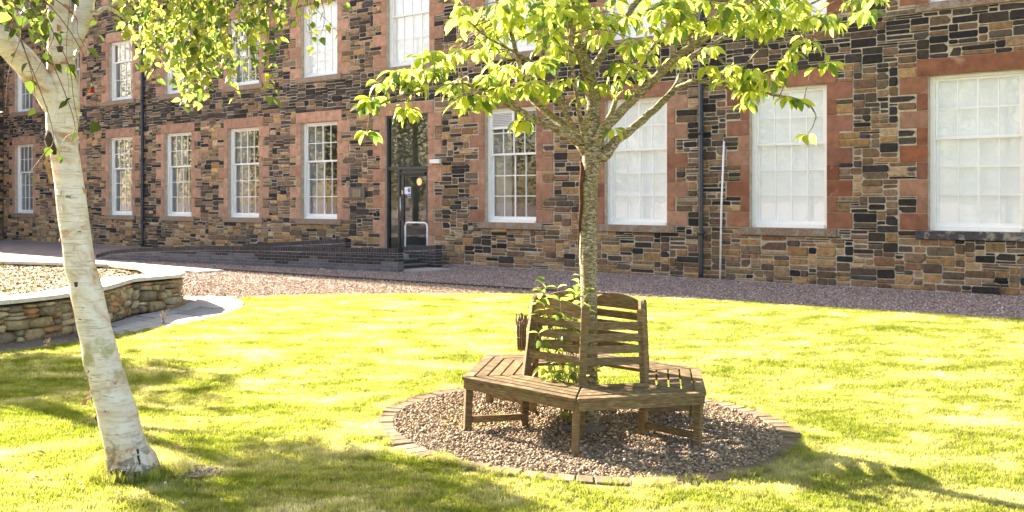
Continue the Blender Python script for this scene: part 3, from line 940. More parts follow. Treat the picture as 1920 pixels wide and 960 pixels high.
L_ = thing('entrance_steps', 'concrete landing, ramp floor and two dark steps in front of the glazed door', 'steps', (W0[0], W0[1], 0), (0, 0, math.atan2(-WD[1], -WD[0])))
q = MB()
q.box(-15.8, -13.55, -2.55, .23, -.1, .295)
q.build('landing', M['concrete'], L_)
q = MB(); q.add([(-23.5, -2.9, .004), (-15.801, -2.55, .292), (-15.801, -1.26, .292), (-23.5, -1.26, .004), (-23.5, -2.9, -.1), (-15.801, -2.55, -.1), (-15.801, -1.26, -.1), (-23.5, -1.26, -.1)],
      [(0, 1, 2, 3), (4, 5, 1, 0), (7, 3, 2, 6)])
q.build('ramp_floor', M['concrete'], L_)
for k, (x_, z_) in enumerate(((-13.549, .20), (-13.2, .10))):
    q = MB(); q.box(x_, x_ + .345, -2.55, -1.21, -.1, z_ - .025); q.build('riser', M['timber'], L_)
    q = MB(); q.box(x_ - .0, x_ + .37, -2.56, -1.205, z_ - .0245, z_); q.build('tread', M['slate'], L_)
q = MB(); q.box(-12.84, -11.9, -2.7, -1.3, -.1, .012); q.build('foot_slab', M['concrete'], L_)
o = onwall('handrail', 'white tubular hoop handrail standing on the landing in front of the door', 'handrail', -14.4, -1.0, .295)
x0r, x1r = -.02, .85
ra = rp(760, 417, -1.0); rb = rp(801, 415, -1.0)
xa, xb, zt = ra[0] + 14.4, rb[0] + 14.4, ra[1] - .295
q = MB()
q.tube([(xa, 0, 0), (xa, 0, zt - .1), (xa + .02, 0, zt - .03), (xa + .08, 0, zt), (xb - .08, 0, zt), (xb - .02, 0, zt - .03), (xb, 0, zt - .1), (xb, 0, 0)], .022, 10)
q.build('rail', M['white'], o)
q = MB(); q.tube([(xa, 0, .0), (xa, 0, .012)], .05, 12); q.tube([(xb, 0, .0), (xb, 0, .012)], .05, 12); q.build('base_plate', M['steel'], o)

# gravel edging board between the two gravel tones
pa = [GP(250, 495), GP(400, 505), GP(523, 513), GP(740, 527), GP(960, 541), GP(1140, 552)]
q = MB()
for a, b_ in zip(pa[:-1], pa[1:]): q.bar(a + Vector((0, 0, .005)), b_ + Vector((0, 0, .005)), .03, .05, .004)
tag(q.build('edging_board', M['timber']), 'thin dark timber edging running through the gravel below the ramp', 'edging')

# ------------------------------------------------------------------ raised bed with dry stone wall
ICO_V = None
def lump(mb, M4, sx, sy, sz, col, rough=.12, seed=0):
    vs = []; fs = []
    g = (-1, 0, 1); idx = {}
    for i in g:
        for j in g:
            for k in g:
                if (i, j, k) == (0, 0, 0): continue
                v_ = Vector((i, j, k)); n_ = abs(i) + abs(j) + abs(k)
                v_ *= {1: 1.0, 2: .90, 3: .80}[n_]
                r = 1 + random.uniform(-rough, rough)
                idx[(i, j, k)] = len(vs)
                vs.append(M4 @ Vector((v_.x * sx / 2 * r, v_.y * sy / 2 * r, v_.z * sz / 2 * r)))
    for ax in range(3):
        for sg in (-1, 1):
            for a in (-1, 0):
                for b_ in (-1, 0):
                    q = []
                    for (p, r) in ((a, b_), (a + 1, b_), (a + 1, b_ + 1), (a, b_ + 1)):
                        t = [0, 0, 0]; t[ax] = sg; t[(ax + 1) % 3] = p; t[(ax + 2) % 3] = r
                        q.append(idx[tuple(t)])
                    fs.append(tuple(q if sg > 0 else q[::-1]))
    mb.add(vs, fs, col, 0, True)
DS = [(.42, .31, .17), (.50, .39, .22), (.34, .25, .13), (.46, .37, .25), (.26, .20, .13), (.55, .45, .30), (.38, .32, .20), (.44, .25, .12)]
PW = thing('planter_wall', 'curved dry stone retaining wall with pale flat coping slabs round a raised bed', 'wall', (-5.4, 12, 0))
poly = [Vector(p) for p in ((-8.6, 8.6), (-7.4, 9.45), (-6.5, 10.25), (-5.72, 11.0), (-5.42, 11.6), (-5.30, 12.2), (-5.29, 12.9), (-5.36, 13.6), (-5.42, 14.13), (-5.02, 14.80), (-5.1, 15.3), (-5.8, 16.6), (-6.8, 17.6), (-9.0, 18.4), (-14, 19.5))]
WT = .47
def arc(poly):
    acc = [0]
    for a, b_ in zip(poly[:-1], poly[1:]): acc.append(acc[-1] + (b_ - a).length)
    def at(u):
        for i in range(len(poly) - 1):
            if u <= acc[i + 1] or i == len(poly) - 2:
                t = (u - acc[i]) / (acc[i + 1] - acc[i]); d = (poly[i + 1] - poly[i]).normalized()
                return poly[i] + (poly[i + 1] - poly[i]) * t, d
    return at, acc
at, acc = arc(poly)
U = acc[-1]
random.seed(21)
cw, ch = .05, .04
nx, nz = int(min(U, acc[12]) / cw), int(WT / ch)
occ2 = np.zeros((nz, nx), bool)
dst = []
for j in range(nz):
    i = 0
    while i < nx:
        if occ2[j, i]: i += 1; continue
        L = 1
        while i + L < nx and not occ2[j, i + L] and L < 9: L += 1
        h = random.choices((1, 2, 3, 4), (.25, .40, .23, .12))[0]
        if j == 0: h = random.choice((2, 3, 4))
        w = min(random.randint(2, 3 + 2 * min(h, 2)), L)
        if 0 < L - w < 2: w = L
        hh = 1
        while hh < h and j + hh < nz and not occ2[j + hh, i:i + w].any(): hh += 1
        occ2[j:j + hh, i:i + w] = True
        dst.append((i * cw, (i + w) * cw, j * ch, (j + hh) * ch)); i += w
print('dry stones', len(dst))
dst.sort(key=lambda s: -(s[1] - s[0]) * (s[3] - s[2]) if acc[2] < s[0] < acc[11] else 0)
restd = MB()
base = Vector((-5.4, 12))
for i, (u0, u1, z0, z1) in enumerate(dst):
    p, d = at((u0 + u1) / 2); nrm = Vector((-d.y, d.x))     # to the left of travel = into the bed
    c = random.choice(DS); k = random.uniform(.75, 1.15); c = tuple(v_ * k for v_ in c)
    off = random.uniform(.095, .14)
    M4 = Matrix.Translation((p.x - base.x + nrm.x * off, p.y - base.y + nrm.y * off, (z0 + z1) / 2)) @ Matrix.Rotation(math.atan2(d.y, d.x) + random.uniform(-.06, .06), 4, 'Z') @ Matrix.Rotation(random.uniform(-.06, .06), 4, 'Y')
    q = MB() if i < 298 else restd
    lump(q, M4, (u1 - u0) * .97, .26, (z1 - z0) * .97, c, .13)
    if i < 298: q.build('stone', M['drystone'], PW)
restd.build('stone', M['drystone'], PW, 'stuff')
# rubble core so no light shows through the joints
q = MB()
for i in range(len(poly) - 1):
    a, b_ = poly[i] - base, poly[i + 1] - base; d = (b_ - a).normalized(); nn = Vector((-d.y, d.x))
    q.add([(*(a + nn * .12), -.05), (*(b_ + nn * .12), -.05), (*(b_ + nn * .12), WT - .02), (*(a + nn * .12), WT - .02), (*(a + nn * .4), -.05), (*(b_ + nn * .4), -.05), (*(b_ + nn * .4), WT - .02), (*(a + nn * .4), WT - .02)],
          [(0, 1, 2, 3), (3, 2, 6, 7), (5, 4, 7, 6)])
q.build('wall_core', plain('dark_wall_core', (.05, .04, .03), 1), PW)
SL = [(.60, .54, .45), (.66, .60, .51), (.56, .50, .42), (.62, .58, .52)]
u = .02
while u < U - .1:
    w = random.uniform(.55, .95); u1 = min(U, u + w)
    lst_o, lst_i = [], []
    for t in np.linspace(u + .004, u1 - .004, 5):
        p, d = at(t); p0, d0 = at(max(0, t - .25)); p3, d3 = at(min(U, t + .25)); dd = (d0 + d + d3).normalized(); nn = Vector((-dd.y, dd.x))
        lst_o.append(p - nn * .035 - base); lst_i.append(p + nn * .46 - base)
    zt = WT + .055 + random.uniform(-.004, .004); n = 5
    vs = [(*p, zt) for p in lst_o] + [(*p, zt) for p in lst_i] + [(*p, WT + .005) for p in lst_o] + [(*p, WT + .005) for p in lst_i]
    fs = [(i, i + 1, n + i + 1, n + i) for i in range(4)] + [(2 * n + i, 2 * n + i + 1, i + 1, i) for i in range(4)] + [(n + i, n + i + 1, 3 * n + i + 1, 3 * n + i) for i in range(4)]
    fs += [(2 * n, 0, n, 3 * n), (n - 1, 3 * n - 1, 4 * n - 1, 2 * n - 1)] + [(3*n+i, 3*n+i+1, 2*n+i+1, 2*n+i) for i in range(4)]
    q = MB(); q.add(vs, fs, random.choice(SL)); q.build('coping_slab', M['slab'], PW)
    u = u1
# soil
inner = []
for t in np.linspace(0, U, 40):
    p, d = at(t); inner.append(p + Vector((-d.y, d.x)) * .40)
inner = [(p.x, p.y) for p in inner] + [(-30, 22), (-30, 6)]
bedz = lambda x, y: WT - .03 + .035 * noise.noise((x * 1.3, y * 1.3, 5)) + .03 * noise.noise((x * 5, y * 5, 1))
soil = sheet('bed_soil', inner, 0, M['soil'], .22, 'structure', zf=bedz)
# low dry plants and clods on the bed
V0 = []; F0 = []; C0 = []
random.seed(5)
for k in range(5200):
    x = random.uniform(-12, -5.4); y = random.uniform(10.3, 18)
    if not in_poly(x, y, inner): continue
    z = bedz(x, y); s = random.uniform(.008, .028); a = random.uniform(0, 6.28); n = len(V0)
    if random.random() < .45 + .4 * noise.noise((x, y, 9)):
        c = random.choice([(.36, .33, .12), (.26, .30, .06), (.42, .35, .18), (.20, .24, .05)])
        for q_ in range(3):
            a += 2.1; l = s * 2.2; n = len(V0)
            V0 += [(x, y, z), (x + math.cos(a) * l * .5 + math.sin(a) * s * .4, y + math.sin(a) * l * .5 - math.cos(a) * s * .4, z + l * .7), (x + math.cos(a) * l, y + math.sin(a) * l, z + l * .8), (x + math.cos(a) * l * .5 - math.sin(a) * s * .4, y + math.sin(a) * l * .5 + math.cos(a) * s * .4, z + l * .65)]
            F0.append((n, n + 1, n + 2, n + 3)); C0 += [c] * 4
    else:
        c = random.choice([(.24, .16, .10), (.34, .25, .17), (.14, .09, .06), (.46, .37, .26)])
        V0 += [(x + s * math.cos(a + i * math.pi / 2), y + s * math.sin(a + i * math.pi / 2), z - .005) for i in range(4)] + [(x + .5 * s * math.cos(a + i * math.pi / 2), y + .5 * s * math.sin(a + i * math.pi / 2), z + s * .8) for i in range(4)]
        F0 += [(n + 4, n + 5, n + 6, n + 7)] + [(n + i, n + (i + 1) % 4, n + 4 + (i + 1) % 4, n + 4 + i) for i in range(4)]; C0 += [c] * 8
me = fast_mesh('bed_litter', np.array(V0), np.array(F0), np.array(C0)); me.materials.append(M['slab'])
tag(link('bed_litter', me, None, 'stuff'), 'dry clods and sparse low weeds covering the raised bed', 'ground cover')

# paving between the planter wall and the lawn
PV = thing('paved_path', 'curved path of grey sandstone slabs between the planter wall and the lawn', 'path', (-5, 12.5, 0))
outer = [Vector(p) for p in ((-8.6, 8.6), (-7.4, 9.45), (-6.5, 10.25), (-5.72, 11.0), (-5.42, 11.6), (-5.30, 12.2), (-5.29, 12.9), (-5.3, 13.6), (-5.2, 14.13), (-5.08, 14.80), (-5.08, 15.6), (-5.2, 16.9))]
inn = [Vector(p) for p in ((-7.9, 7.45), (-6.7, 8.55), (-6.0, 9.3), (-5.25, 10.2), (-4.9, 11.0), (-4.7, 11.8), (-4.32, 12.7), (-4.12, 13.6), (-4.02, 14.3), (-4.06, 15.2), (-4.3, 15.8), (-4.6, 16.3))]
oa, aa = arc(outer); ia, ab = arc(inn)
pb = Vector((-5, 12.5))
nr = 3; rows_off = [.0, .45, .2]
for r_ in range(nr):
    u = -rows_off[r_]
    while u < aa[-1]:
        w = random.uniform(.7, 1.15); ua, ub = max(0, u), min(aa[-1], u + w)
        if ub - ua > .1:
            q = MB(); g = .012; cs = []
            for (uu, vv) in ((ua + g, r_ / nr), (ub - g, r_ / nr), (ub - g, (r_ + 1) / nr), (ua + g, (r_ + 1) / nr)):
                P_ = oa(uu)[0] * (1 - vv) + ia(uu / aa[-1] * ab[-1])[0] * vv - pb
                cs.append(P_)
            ctr = (cs[0] + cs[1] + cs[2] + cs[3]) / 4
            cs = [c_ + (ctr - c_).normalized() * .014 for c_ in cs]
            zt = .022 + random.uniform(-.003, .003)
            q.add([(*c_, zt) for c_ in cs] + [(*c_, -.03) for c_ in cs], [(0, 1, 2, 3), (0, 4, 5, 1), (1, 5, 6, 2), (2, 6, 7, 3), (3, 7, 4, 0)], random.choice([(.38, .35, .32), (.44, .41, .37), (.31, .29, .28), (.48, .44, .38)]))
            q.build('paving_slab', M['slab'], PV)
        u += w
sheet('path_bed', [tuple(p) for p in outer] + [tuple(p) for p in inn[::-1]], .004, M['pebble_bed'])
# far pale path
fp = thing('far_path', 'pale flagstone path beyond the raised bed at the left edge', 'path', (-12, 26, 0))
for k in range(19):
    for r_ in range(2):
        x0, y0 = loc2w(-36 + k * 1.05 + .4 * r_, -6.45 + r_ * .7); x1, y1 = loc2w(-36 + k * 1.05 + 1.03 + .4 * r_, -6.45 + r_ * .7)
        x2, y2 = loc2w(-36 + k * 1.05 + 1.03 + .4 * r_, -5.78 + r_ * .7); x3, y3 = loc2w(-36 + k * 1.05 + .4 * r_, -5.78 + r_ * .7)
        q = MB(); zt = .03
        q.add([(x0 + 12, y0 - 26, zt), (x1 + 12, y1 - 26, zt), (x2 + 12, y2 - 26, zt), (x3 + 12, y3 - 26, zt)] + [(x0 + 12, y0 - 26, -.02), (x1 + 12, y1 - 26, -.02), (x2 + 12, y2 - 26, -.02), (x3 + 12, y3 - 26, -.02)], [(0, 1, 2, 3), (0, 4, 5, 1), (1, 5, 6, 2), (2, 6, 7, 3), (3, 7, 4, 0)], random.choice(SL))
        q.build('flagstone', M['slab'], fp)

# ------------------------------------------------------------------ loose stones (joined, real geometry)
OCT = np.array([(1, 0, 0), (0, 1, 0), (-1, 0, 0), (0, -1, 0), (0, 0, 1), (0, 0, -1)], float)
OF = np.array([(0, 1, 4), (1, 2, 4), (2, 3, 4), (3, 0, 4), (1, 0, 5), (2, 1, 5), (3, 2, 5), (0, 3, 5)])
def ico():
    t = (1 + 5 ** .5) / 2
    v_ = np.array([(-1, t, 0), (1, t, 0), (-1, -t, 0), (1, -t, 0), (0, -1, t), (0, 1, t), (0, -1, -t), (0, 1, -t), (t, 0, -1), (t, 0, 1), (-t, 0, -1), (-t, 0, 1)]) / math.sqrt(1 + t * t)
    f_ = np.array([(0, 11, 5), (0, 5, 1), (0, 1, 7), (0, 7, 10), (0, 10, 11), (1, 5, 9), (5, 11, 4), (11, 10, 2), (10, 7, 6), (7, 1, 8), (3, 9, 4), (3, 4, 2), (3, 2, 6), (3, 6, 8), (3, 8, 9), (4, 9, 5), (2, 4, 11), (6, 2, 10), (8, 6, 7), (9, 8, 1)])
    return v_, f_
IV, IF = ico()
def rotm(n):
    a = rng.uniform(0, 2 * np.pi, n); t1 = rng.normal(0, .35, n); t2 = rng.normal(0, .35, n)
    ca, sa = np.cos(a), np.sin(a); z = np.zeros(n); o = np.ones(n)
    Rz = np.stack([ca, -sa, z, sa, ca, z, z, z, o], 1).reshape(n, 3, 3)
    c, s = np.cos(t1), np.sin(t1); Rx = np.stack([o, z, z, z, c, -s, z, s, c], 1).reshape(n, 3, 3)
    c, s = np.cos(t2), np.sin(t2); Ry = np.stack([c, z, s, z, o, z, -s, z, c], 1).reshape(n, 3, 3)
    return Rz @ Rx @ Ry
def scatter(name, P, size, cols, TV, TF, mat, smooth, flat=(1, .75, .55), jit=.15):
    n = len(P)
    S = size[:, None] * np.array(flat)[None, :] * rng.uniform(.75, 1.25, (n, 3))
    V_ = TV[None] * (1 + rng.uniform(-jit, jit, (n, len(TV), 1))) * S[:, None, :]
    V_ = np.einsum('nij,nkj->nki', rotm(n), V_) + P[:, None, :]
    Fc = (TF[None] + (np.arange(n) * len(TV))[:, None, None]).reshape(-1, 3)
    C_ = np.repeat(cols, len(TV), 0)
    me = fast_mesh(name, V_.reshape(-1, 3), Fc, C_, smooth); me.materials.append(mat)
    return link(name, me, None, 'stuff')
# pebbles in the circle
RI, RO = 1.39, 1.54
n = 24000
r = np.sqrt(rng.uniform(0, 1, n)) * RI; a = rng.uniform(0, 2 * np.pi, n)
X = BC[0] + r * np.cos(a); Y = BC[1] + r * np.sin(a)
Z = np.array([gz(x, y) for x, y in zip(X, Y)]) + rng.uniform(.0, .028, n) - .004
pc = np.array([(.36, .24, .14), (.46, .33, .20), (.28, .19, .12), (.50, .39, .26), (.22, .16, .11), (.38, .27, .19), (.55, .45, .32), (.30, .23, .17)])
tag(scatter('pebbles', np.c_[X, Y, Z], rng.uniform(.007, .0145, n), pc[rng.integers(0, len(pc), n)] * rng.uniform(.55, 1.1, (n, 1)), IV, IF, M['pebble'], True), 'brown and buff pebbles filling the circle under the bench', 'pebbles')
q = MB(); nn = 64
q.add([(BC[0], BC[1], gz(*BC) + .010)] + [(BC[0] + (RI + .02) * math.cos(2 * math.pi * k / nn), BC[1] + (RI + .02) * math.sin(2 * math.pi * k / nn), gz(BC[0] + RI * math.cos(2 * math.pi * k / nn), BC[1] + RI * math.sin(2 * math.pi * k / nn)) + .010) for k in range(nn)], [(0, 1 + k, 1 + (k + 1) % nn) for k in range(nn)])
q.build('pebble_circle_base', M['pebble_bed'], None, 'structure')
# brick ring
ER = thing('brick_edging', 'ring of worn buff bricks set flush round the pebble circle under the bench', 'edging', (BC[0], BC[1], 0))
nb = 84
for k in range(nb):
    a = 2 * math.pi * k / nb
    cx, cy = RI / 2 + RO / 2 + random.uniform(-.006, .006), 0
    x, y = cx * math.cos(a), cx * math.sin(a)
    q = MB()
    c = random.choice([(.27, .18, .12), (.32, .23, .155), (.22, .15, .10), (.19, .14, .09)])
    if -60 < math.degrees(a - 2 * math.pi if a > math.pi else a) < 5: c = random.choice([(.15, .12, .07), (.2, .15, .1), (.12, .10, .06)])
    slope = -.055 / 1.35 * (1 - math.tanh(x / 1.35) ** 2)
    Mx = Matrix.Translation((x, y, gz(BC[0] + x, BC[1] + y) - .006 + random.uniform(-.007, .003))) @ Matrix.Rotation(-math.atan(slope), 4, 'Y') @ Matrix.Rotation(a + random.uniform(-.03, .03), 4, 'Z')
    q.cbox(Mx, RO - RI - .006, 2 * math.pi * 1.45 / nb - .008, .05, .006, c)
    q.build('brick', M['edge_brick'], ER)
# gravel stones on the road near the lawn and by the building
pts = []
pe = [Vector(p) for p in lawn_edge]
while len(pts) < 42000:
    m_ = 9000
    px = rng.uniform(180, 1935, m_); dy = rng.uniform(490, 603, m_) 
    for x_, y_ in zip(px, dy):
        Yg = EYE * F / (y_ - HY); Xg = (x_ - 960) / F * Yg
        dw = -((Xg - W0[0]) * WN[0] + (Yg - W0[1]) * WN[1])
        if dw < .05 or in_poly(Xg, Yg, lawn_poly): continue
        if Xg < -4.7 and Yg < 17.0 and (Xg < -4.7): continue
        pts.append((Xg, Yg, dw))
pts = np.array(pts)
warm = np.array([(.46, .32, .20), (.54, .40, .27), (.36, .25, .17), (.58, .46, .33), (.28, .20, .14)])  # sunlit warmth painted into the stones towards the lawn
purp = np.array([(.34, .25, .23), (.42, .32, .29), (.26, .19, .18), (.50, .41, .37), (.21, .16, .15)])  # purple of the shaded strip painted into stones near the wall
isw = (pts[:, 2] > 4.5)
ci = rng.integers(0, 5, len(pts))
cc = np.where(isw[:, None], warm[ci], purp[ci]) * rng.uniform(.75, 1.2, (len(pts), 1))
tag(scatter('gravel', np.c_[pts[:, 0], pts[:, 1], rng.uniform(-.01, .008, len(pts))], rng.uniform(.010, .024, len(pts)), cc, OCT, OF, M['pebble'], False, (1, .8, .6), .25), 'pinkish grey gravel spread between the lawn and the building', 'gravel')

# ------------------------------------------------------------------ the hexagonal tree bench
BT = thing('tree_bench', 'weathered six sided wooden bench built round the young cherry tree', 'bench', (BC[0], BC[1], gz(*BC)), (math.radians(0.4), math.radians(2.1), 0))
TH0 = math.radians(-158.4)
def hp(r, ang, z): return Vector((r * math.cos(ang), r * math.sin(ang), z))
random.seed(31)
def tint(): k = random.uniform(.8, 1.25); return (k, k * random.uniform(.95, 1.03), k * random.uniform(.92, 1.05))
SZ = .385; RS, RN = .965, .475
angs = [TH0 + i * math.pi / 3 for i in range(6)]
def rmat(ang, r, z, rotx=0): return Matrix.Translation(hp(r, ang, z)) @ Matrix.Rotation(ang, 4, 'Z')
def post_r(z): return .487 - .05 * max(0, z - .38) / .52
for i, a in enumerate(angs):
    t = tint()
    q = MB(); q.cbox(Matrix.Translation(hp(.912, a, SZ / 2 - .04)) @ Matrix.Rotation(a, 4, 'Z'), .052, .046, SZ + .035, .005, t); q.build('leg', M['bench'], BT)
    q = MB()
    q.bar(hp(.485, a, -.05), hp(.485, a, .39), .055, .05, .005, up=(math.cos(a), math.sin(a), 0), col=t)
    top = .915 if i != 2 else .89
    q.bar(hp(.485, a, .375), hp(post_r(top), a, top), .055, .048, .006, up=(math.cos(a), math.sin(a), 0), col=t)
    q.build('back_post', M['bench'], BT)
    q = MB(); q.bar(hp(.51, a, .085), hp(.885, a, .085), .03, .045, .004, col=tint()); q.build('stretcher', M['bench'], BT)
    q = MB(); q.bar(hp(.51, a, SZ - .052), hp(.885, a, SZ - .052), .04, .05, .004, col=tint()); q.build('seat_bearer', M['bench'], BT)
def quadslat(P4, th, col, nrm=Vector((0, 0, 1)), nm='seat_slat'):
    q = MB(); c = sum(P4, Vector()) / 4; b = .004
    P4 = [Vector(p) for p in P4]
    ins = [p + (c - p).normalized() * b * 1.6 for p in P4]
    vs = [p - nrm * (th) for p in P4] + [p - nrm * b for p in P4] + ins
    fs = [(3, 2, 1, 0)] + [(k, (k + 1) % 4, 4 + (k + 1) % 4, 4 + k) for k in range(4)] + [(4 + k, 4 + (k + 1) % 4, 8 + (k + 1) % 4, 8 + k) for k in range(4)] + [(8, 9, 10, 11)]
    q.add(vs, fs, col)
    return q.build(nm, M['bench'], BT)
ns = 5
for i in range(6):
    a0, a1 = angs[i], angs[(i + 1) % 6]
    e = (hp(1, a1, 0) - hp(1, a0, 0)).normalized()
    for k in range(ns):
        ro = RS - k * (RS - RN) / ns; ri = RS - (k + 1) * (RS - RN) / ns + .016
        g = .005
        dz = random.uniform(-.002, .002)
        P4 = [hp(ro, a0, SZ + dz) + e * g, hp(ro, a1, SZ + dz) - e * g, hp(ri, a1, SZ + dz) - e * g, hp(ri, a0, SZ + dz) + e * g]
        quadslat(P4, .022, tint())
    q = MB(); q.bar(hp(.945, a0, SZ - .054) + e * .012, hp(.945, a1, SZ - .054) - e * .012, .02, .060, .003, col=tint()); q.build('apron', M['bench'], BT)
    # back slats fixed to the outside of the posts
    mid = (a0 + a1) / 2; out = Vector((math.cos(mid), math.sin(mid), 0))
    for k in range(5):
        if i == 1 and k == 4: continue
        zc = .538 + .0805 * k; sh = .054
        ra = post_r(zc) + .010
        A_ = hp(ra, a0, zc) + e * .020; B_ = hp(ra, a1, zc) - e * .020
        lean = Vector((0, 0, 1)) - out * .1; lean.normalize()
        if k < 4:
            q = MB(); q.bar(A_, B_, .018, sh, .003, up=lean, col=tint()); q.build('back_slat', M['bench'], BT)
        else:
            q = MB(); nn = 9; vs = []
            A_.z = B_.z = 0
            for j in range(nn):
                t_ = j / (nn - 1); p = A_.lerp(B_, t_)
                zb = zc - .03; zt = zc + .028 + .055 * math.sin(math.pi * t_) ** .8
                for dy in (-.009, .009):
                    vs += [p + out * dy + Vector((0, 0, zb)), p + out * (dy - .006) + Vector((0, 0, zt))]
            fs = []
            for j in range(nn - 1):
                b0 = j * 4; b1 = b0 + 4
                fs += [(b0, b0 + 1, b1 + 1, b1), (b0 + 2, b1 + 2, b1 + 3, b0 + 3), (b0 + 1, b0 + 3, b1 + 3, b1 + 1), (b0, b1, b1 + 2, b0 + 2)]
            fs += [(0, 2, 3, 1), (4 * nn - 4, 4 * nn - 3, 4 * nn - 1, 4 * nn - 2)]
            q.add(vs, fs, tint()); q.build('back_slat', M['bench'], BT, label='arched top slat of the back')
# bits of broken bark-like stub at the right post
# ------------------------------------------------------------------ trees
def catmull(P, n=6):
    P = [Vector(p) for p in P]; P = [P[0] * 2 - P[1]] + P + [P[-1] * 2 - P[-2]]; out = []
    for i in range(1, len(P) - 2):
        for k in range(n):
            t = k / n; a, b_, c_, d_ = P[i - 1], P[i], P[i + 1], P[i + 2]
            out.append(.5 * ((2 * b_) + (c_ - a) * t + (2 * a - 5 * b_ + 4 * c_ - d_) * t * t + (3 * b_ - a - 3 * c_ + d_) * t ** 3))
    out.append(P[-2]); return out
def rint(R, n=6):
    out = []
    for a, b_ in zip(R[:-1], R[1:]):
        out += [a + (b_ - a) * k / n for k in range(n)]
    return out + [R[-1]]
def wob(rs, n, amt, seed):
    return [[r * (1 + amt * noise.noise((math.cos(6.283 * k / n) * 1.3, math.sin(6.283 * k / n) * 1.3, i * .35 + seed))) for k in range(n)] for i, r in enumerate(rs)]

def leaf_template(kind):
    if kind == 'cherry':   # length 1, pointed, folded, drooping
        w = [0, .20, .235, .15, 0]; x = [0, .28, .52, .80, 1.0]; dz = [0, .03, .01, -.06, -.15]
    else:
        w = [0, .33, .30, .15, 0]; x = [0, .25, .50, .78, 1.0]; dz = [0, .02, .01, -.02, -.07]
    V_ = [(0, 0, 0)]
    for i in (1, 2, 3): V_ += [(x[i], -w[i], dz[i] + w[i] * .35), (x[i], 0, dz[i]), (x[i], w[i], dz[i] + w[i] * .35)]
    V_.append((1, 0, dz[4]))
    F_ = [(0, 1, 2), (0, 2, 3), (1, 4, 5), (1, 5, 2), (2, 5, 6), (2, 6, 3), (4, 7, 8), (4, 8, 5), (5, 8, 9), (5, 9, 6), (7, 10, 8), (8, 10, 9)]
    return np.array(V_, float), np.array(F_)
LT = {k: leaf_template(k) for k in ('cherry', 'birch')}
def leaf_matrix(pos, direction, size, roll):
    x = Vector(direction).normalized(); up = Vector((0, 0, 1))
    if abs(x.dot(up)) > .97: up = Vector((0, 1, 0))
    y = up.cross(x).normalized(); z = x.cross(y)
    R = Matrix((x, y, z)).transposed() @ Matrix.Rotation(roll, 3, 'X')
    return Matrix.Translation(pos) @ (R.to_4x4() @ Matrix.Scale(size, 4))
def project(p): return 960 + F * p.x / p.y, HY + F * (EYE - p.z) / p.y
def leaf_colour(kind):
    k = random.uniform(.75, 1.2); r = random.random()
    if r < (.20 if kind == 'cherry' else .34): return (.34 * k, .48 * k, .5)          # darker leaf; on the birch it stands for leaves in shadow
    if r < .2: return (1.25 * k, 1.0 * k, .9)
    return (k, k * random.uniform(.94, 1.06), k * random.uniform(.7, 1.2))
def finish_leaves(kind, leaves, parent, mat, origin, nobj=300):
    """leaves: list of (matrix world, colour). the nearest in view become objects, the rest one mesh"""
    TV, TF = LT[kind]
    def key(l):
        p = l[0].translation; x, y = project(p) if p.y > .5 else (-99, -99)
        return l[0].to_scale()[0] / p.y if (0 < x < 1920 and 0 < y < 960) else 0
    leaves.sort(key=key, reverse=True)
    variants = []
    for vi in range(12):
        dk = vi >= 8  # last variants hold leaves with shade painted in
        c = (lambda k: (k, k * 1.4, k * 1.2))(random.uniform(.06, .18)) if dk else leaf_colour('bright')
        C_ = np.tile(np.array(c), (len(TV), 1))
        V_ = TV.copy(); V_[:, 2] *= random.uniform(.5, 1.8); V_[:, 1] *= random.uniform(.85, 1.2)
        me = fast_mesh('leaf', V_, TF, C_, True); me.materials.append(mat); variants.append(me)
    inv = Matrix.Translation(-Vector(origin))
    for i, (Mx, c) in enumerate(leaves[:nobj]):
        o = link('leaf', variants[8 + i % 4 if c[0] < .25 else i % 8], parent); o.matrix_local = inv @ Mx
    rs = leaves[nobj:]
    if rs:
        A = np.array([np.array(inv @ l[0]) for l in rs])
        Vh = np.c_[TV, np.ones(len(TV))]
        V_ = np.einsum('nij,kj->nki', A, Vh)[:, :, :3].copy()
        C_ = np.repeat(np.array([l[1] for l in rs]), len(TV), 0)
        Fc = (TF[None] + (np.arange(len(rs)) * len(TV))[:, None, None]).reshape(-1, 3)
        me = fast_mesh('foliage', V_.reshape(-1, 3), Fc, C_, True); me.materials.append(mat)
        link('foliage', me, parent, 'stuff')

# ---- young cherry in the middle of the bench
random.seed(77)
cbase = Vector((.56, 7.26, gz(.56, 7.26)))
CT = thing('cherry_tree', 'young cherry tree with bright yellow green leaves growing through the round bench', 'tree', cbase)
CY = 7.26
def cp(px, py, dy=0): return WP(px, py, CY + dy) - cbase
tk = [cp(1106, 806), cp(1104, 775), cp(1104, 700), cp(1105, 600), cp(1103, 500), cp(1102, 420), cp(1105, 350), cp(1110, 300), cp(1110, 275)]
tr_ = [.115, .082, .070, .066, .070, .072, .074, .082, .092]
q = MB(); P_ = catmull(tk, 5); R_ = [r * .90 for r in rint(tr_, 5)]
q.tube(P_, wob(R_, 16, .14, 1), 16); q.build('trunk', M['cherry'], CT)
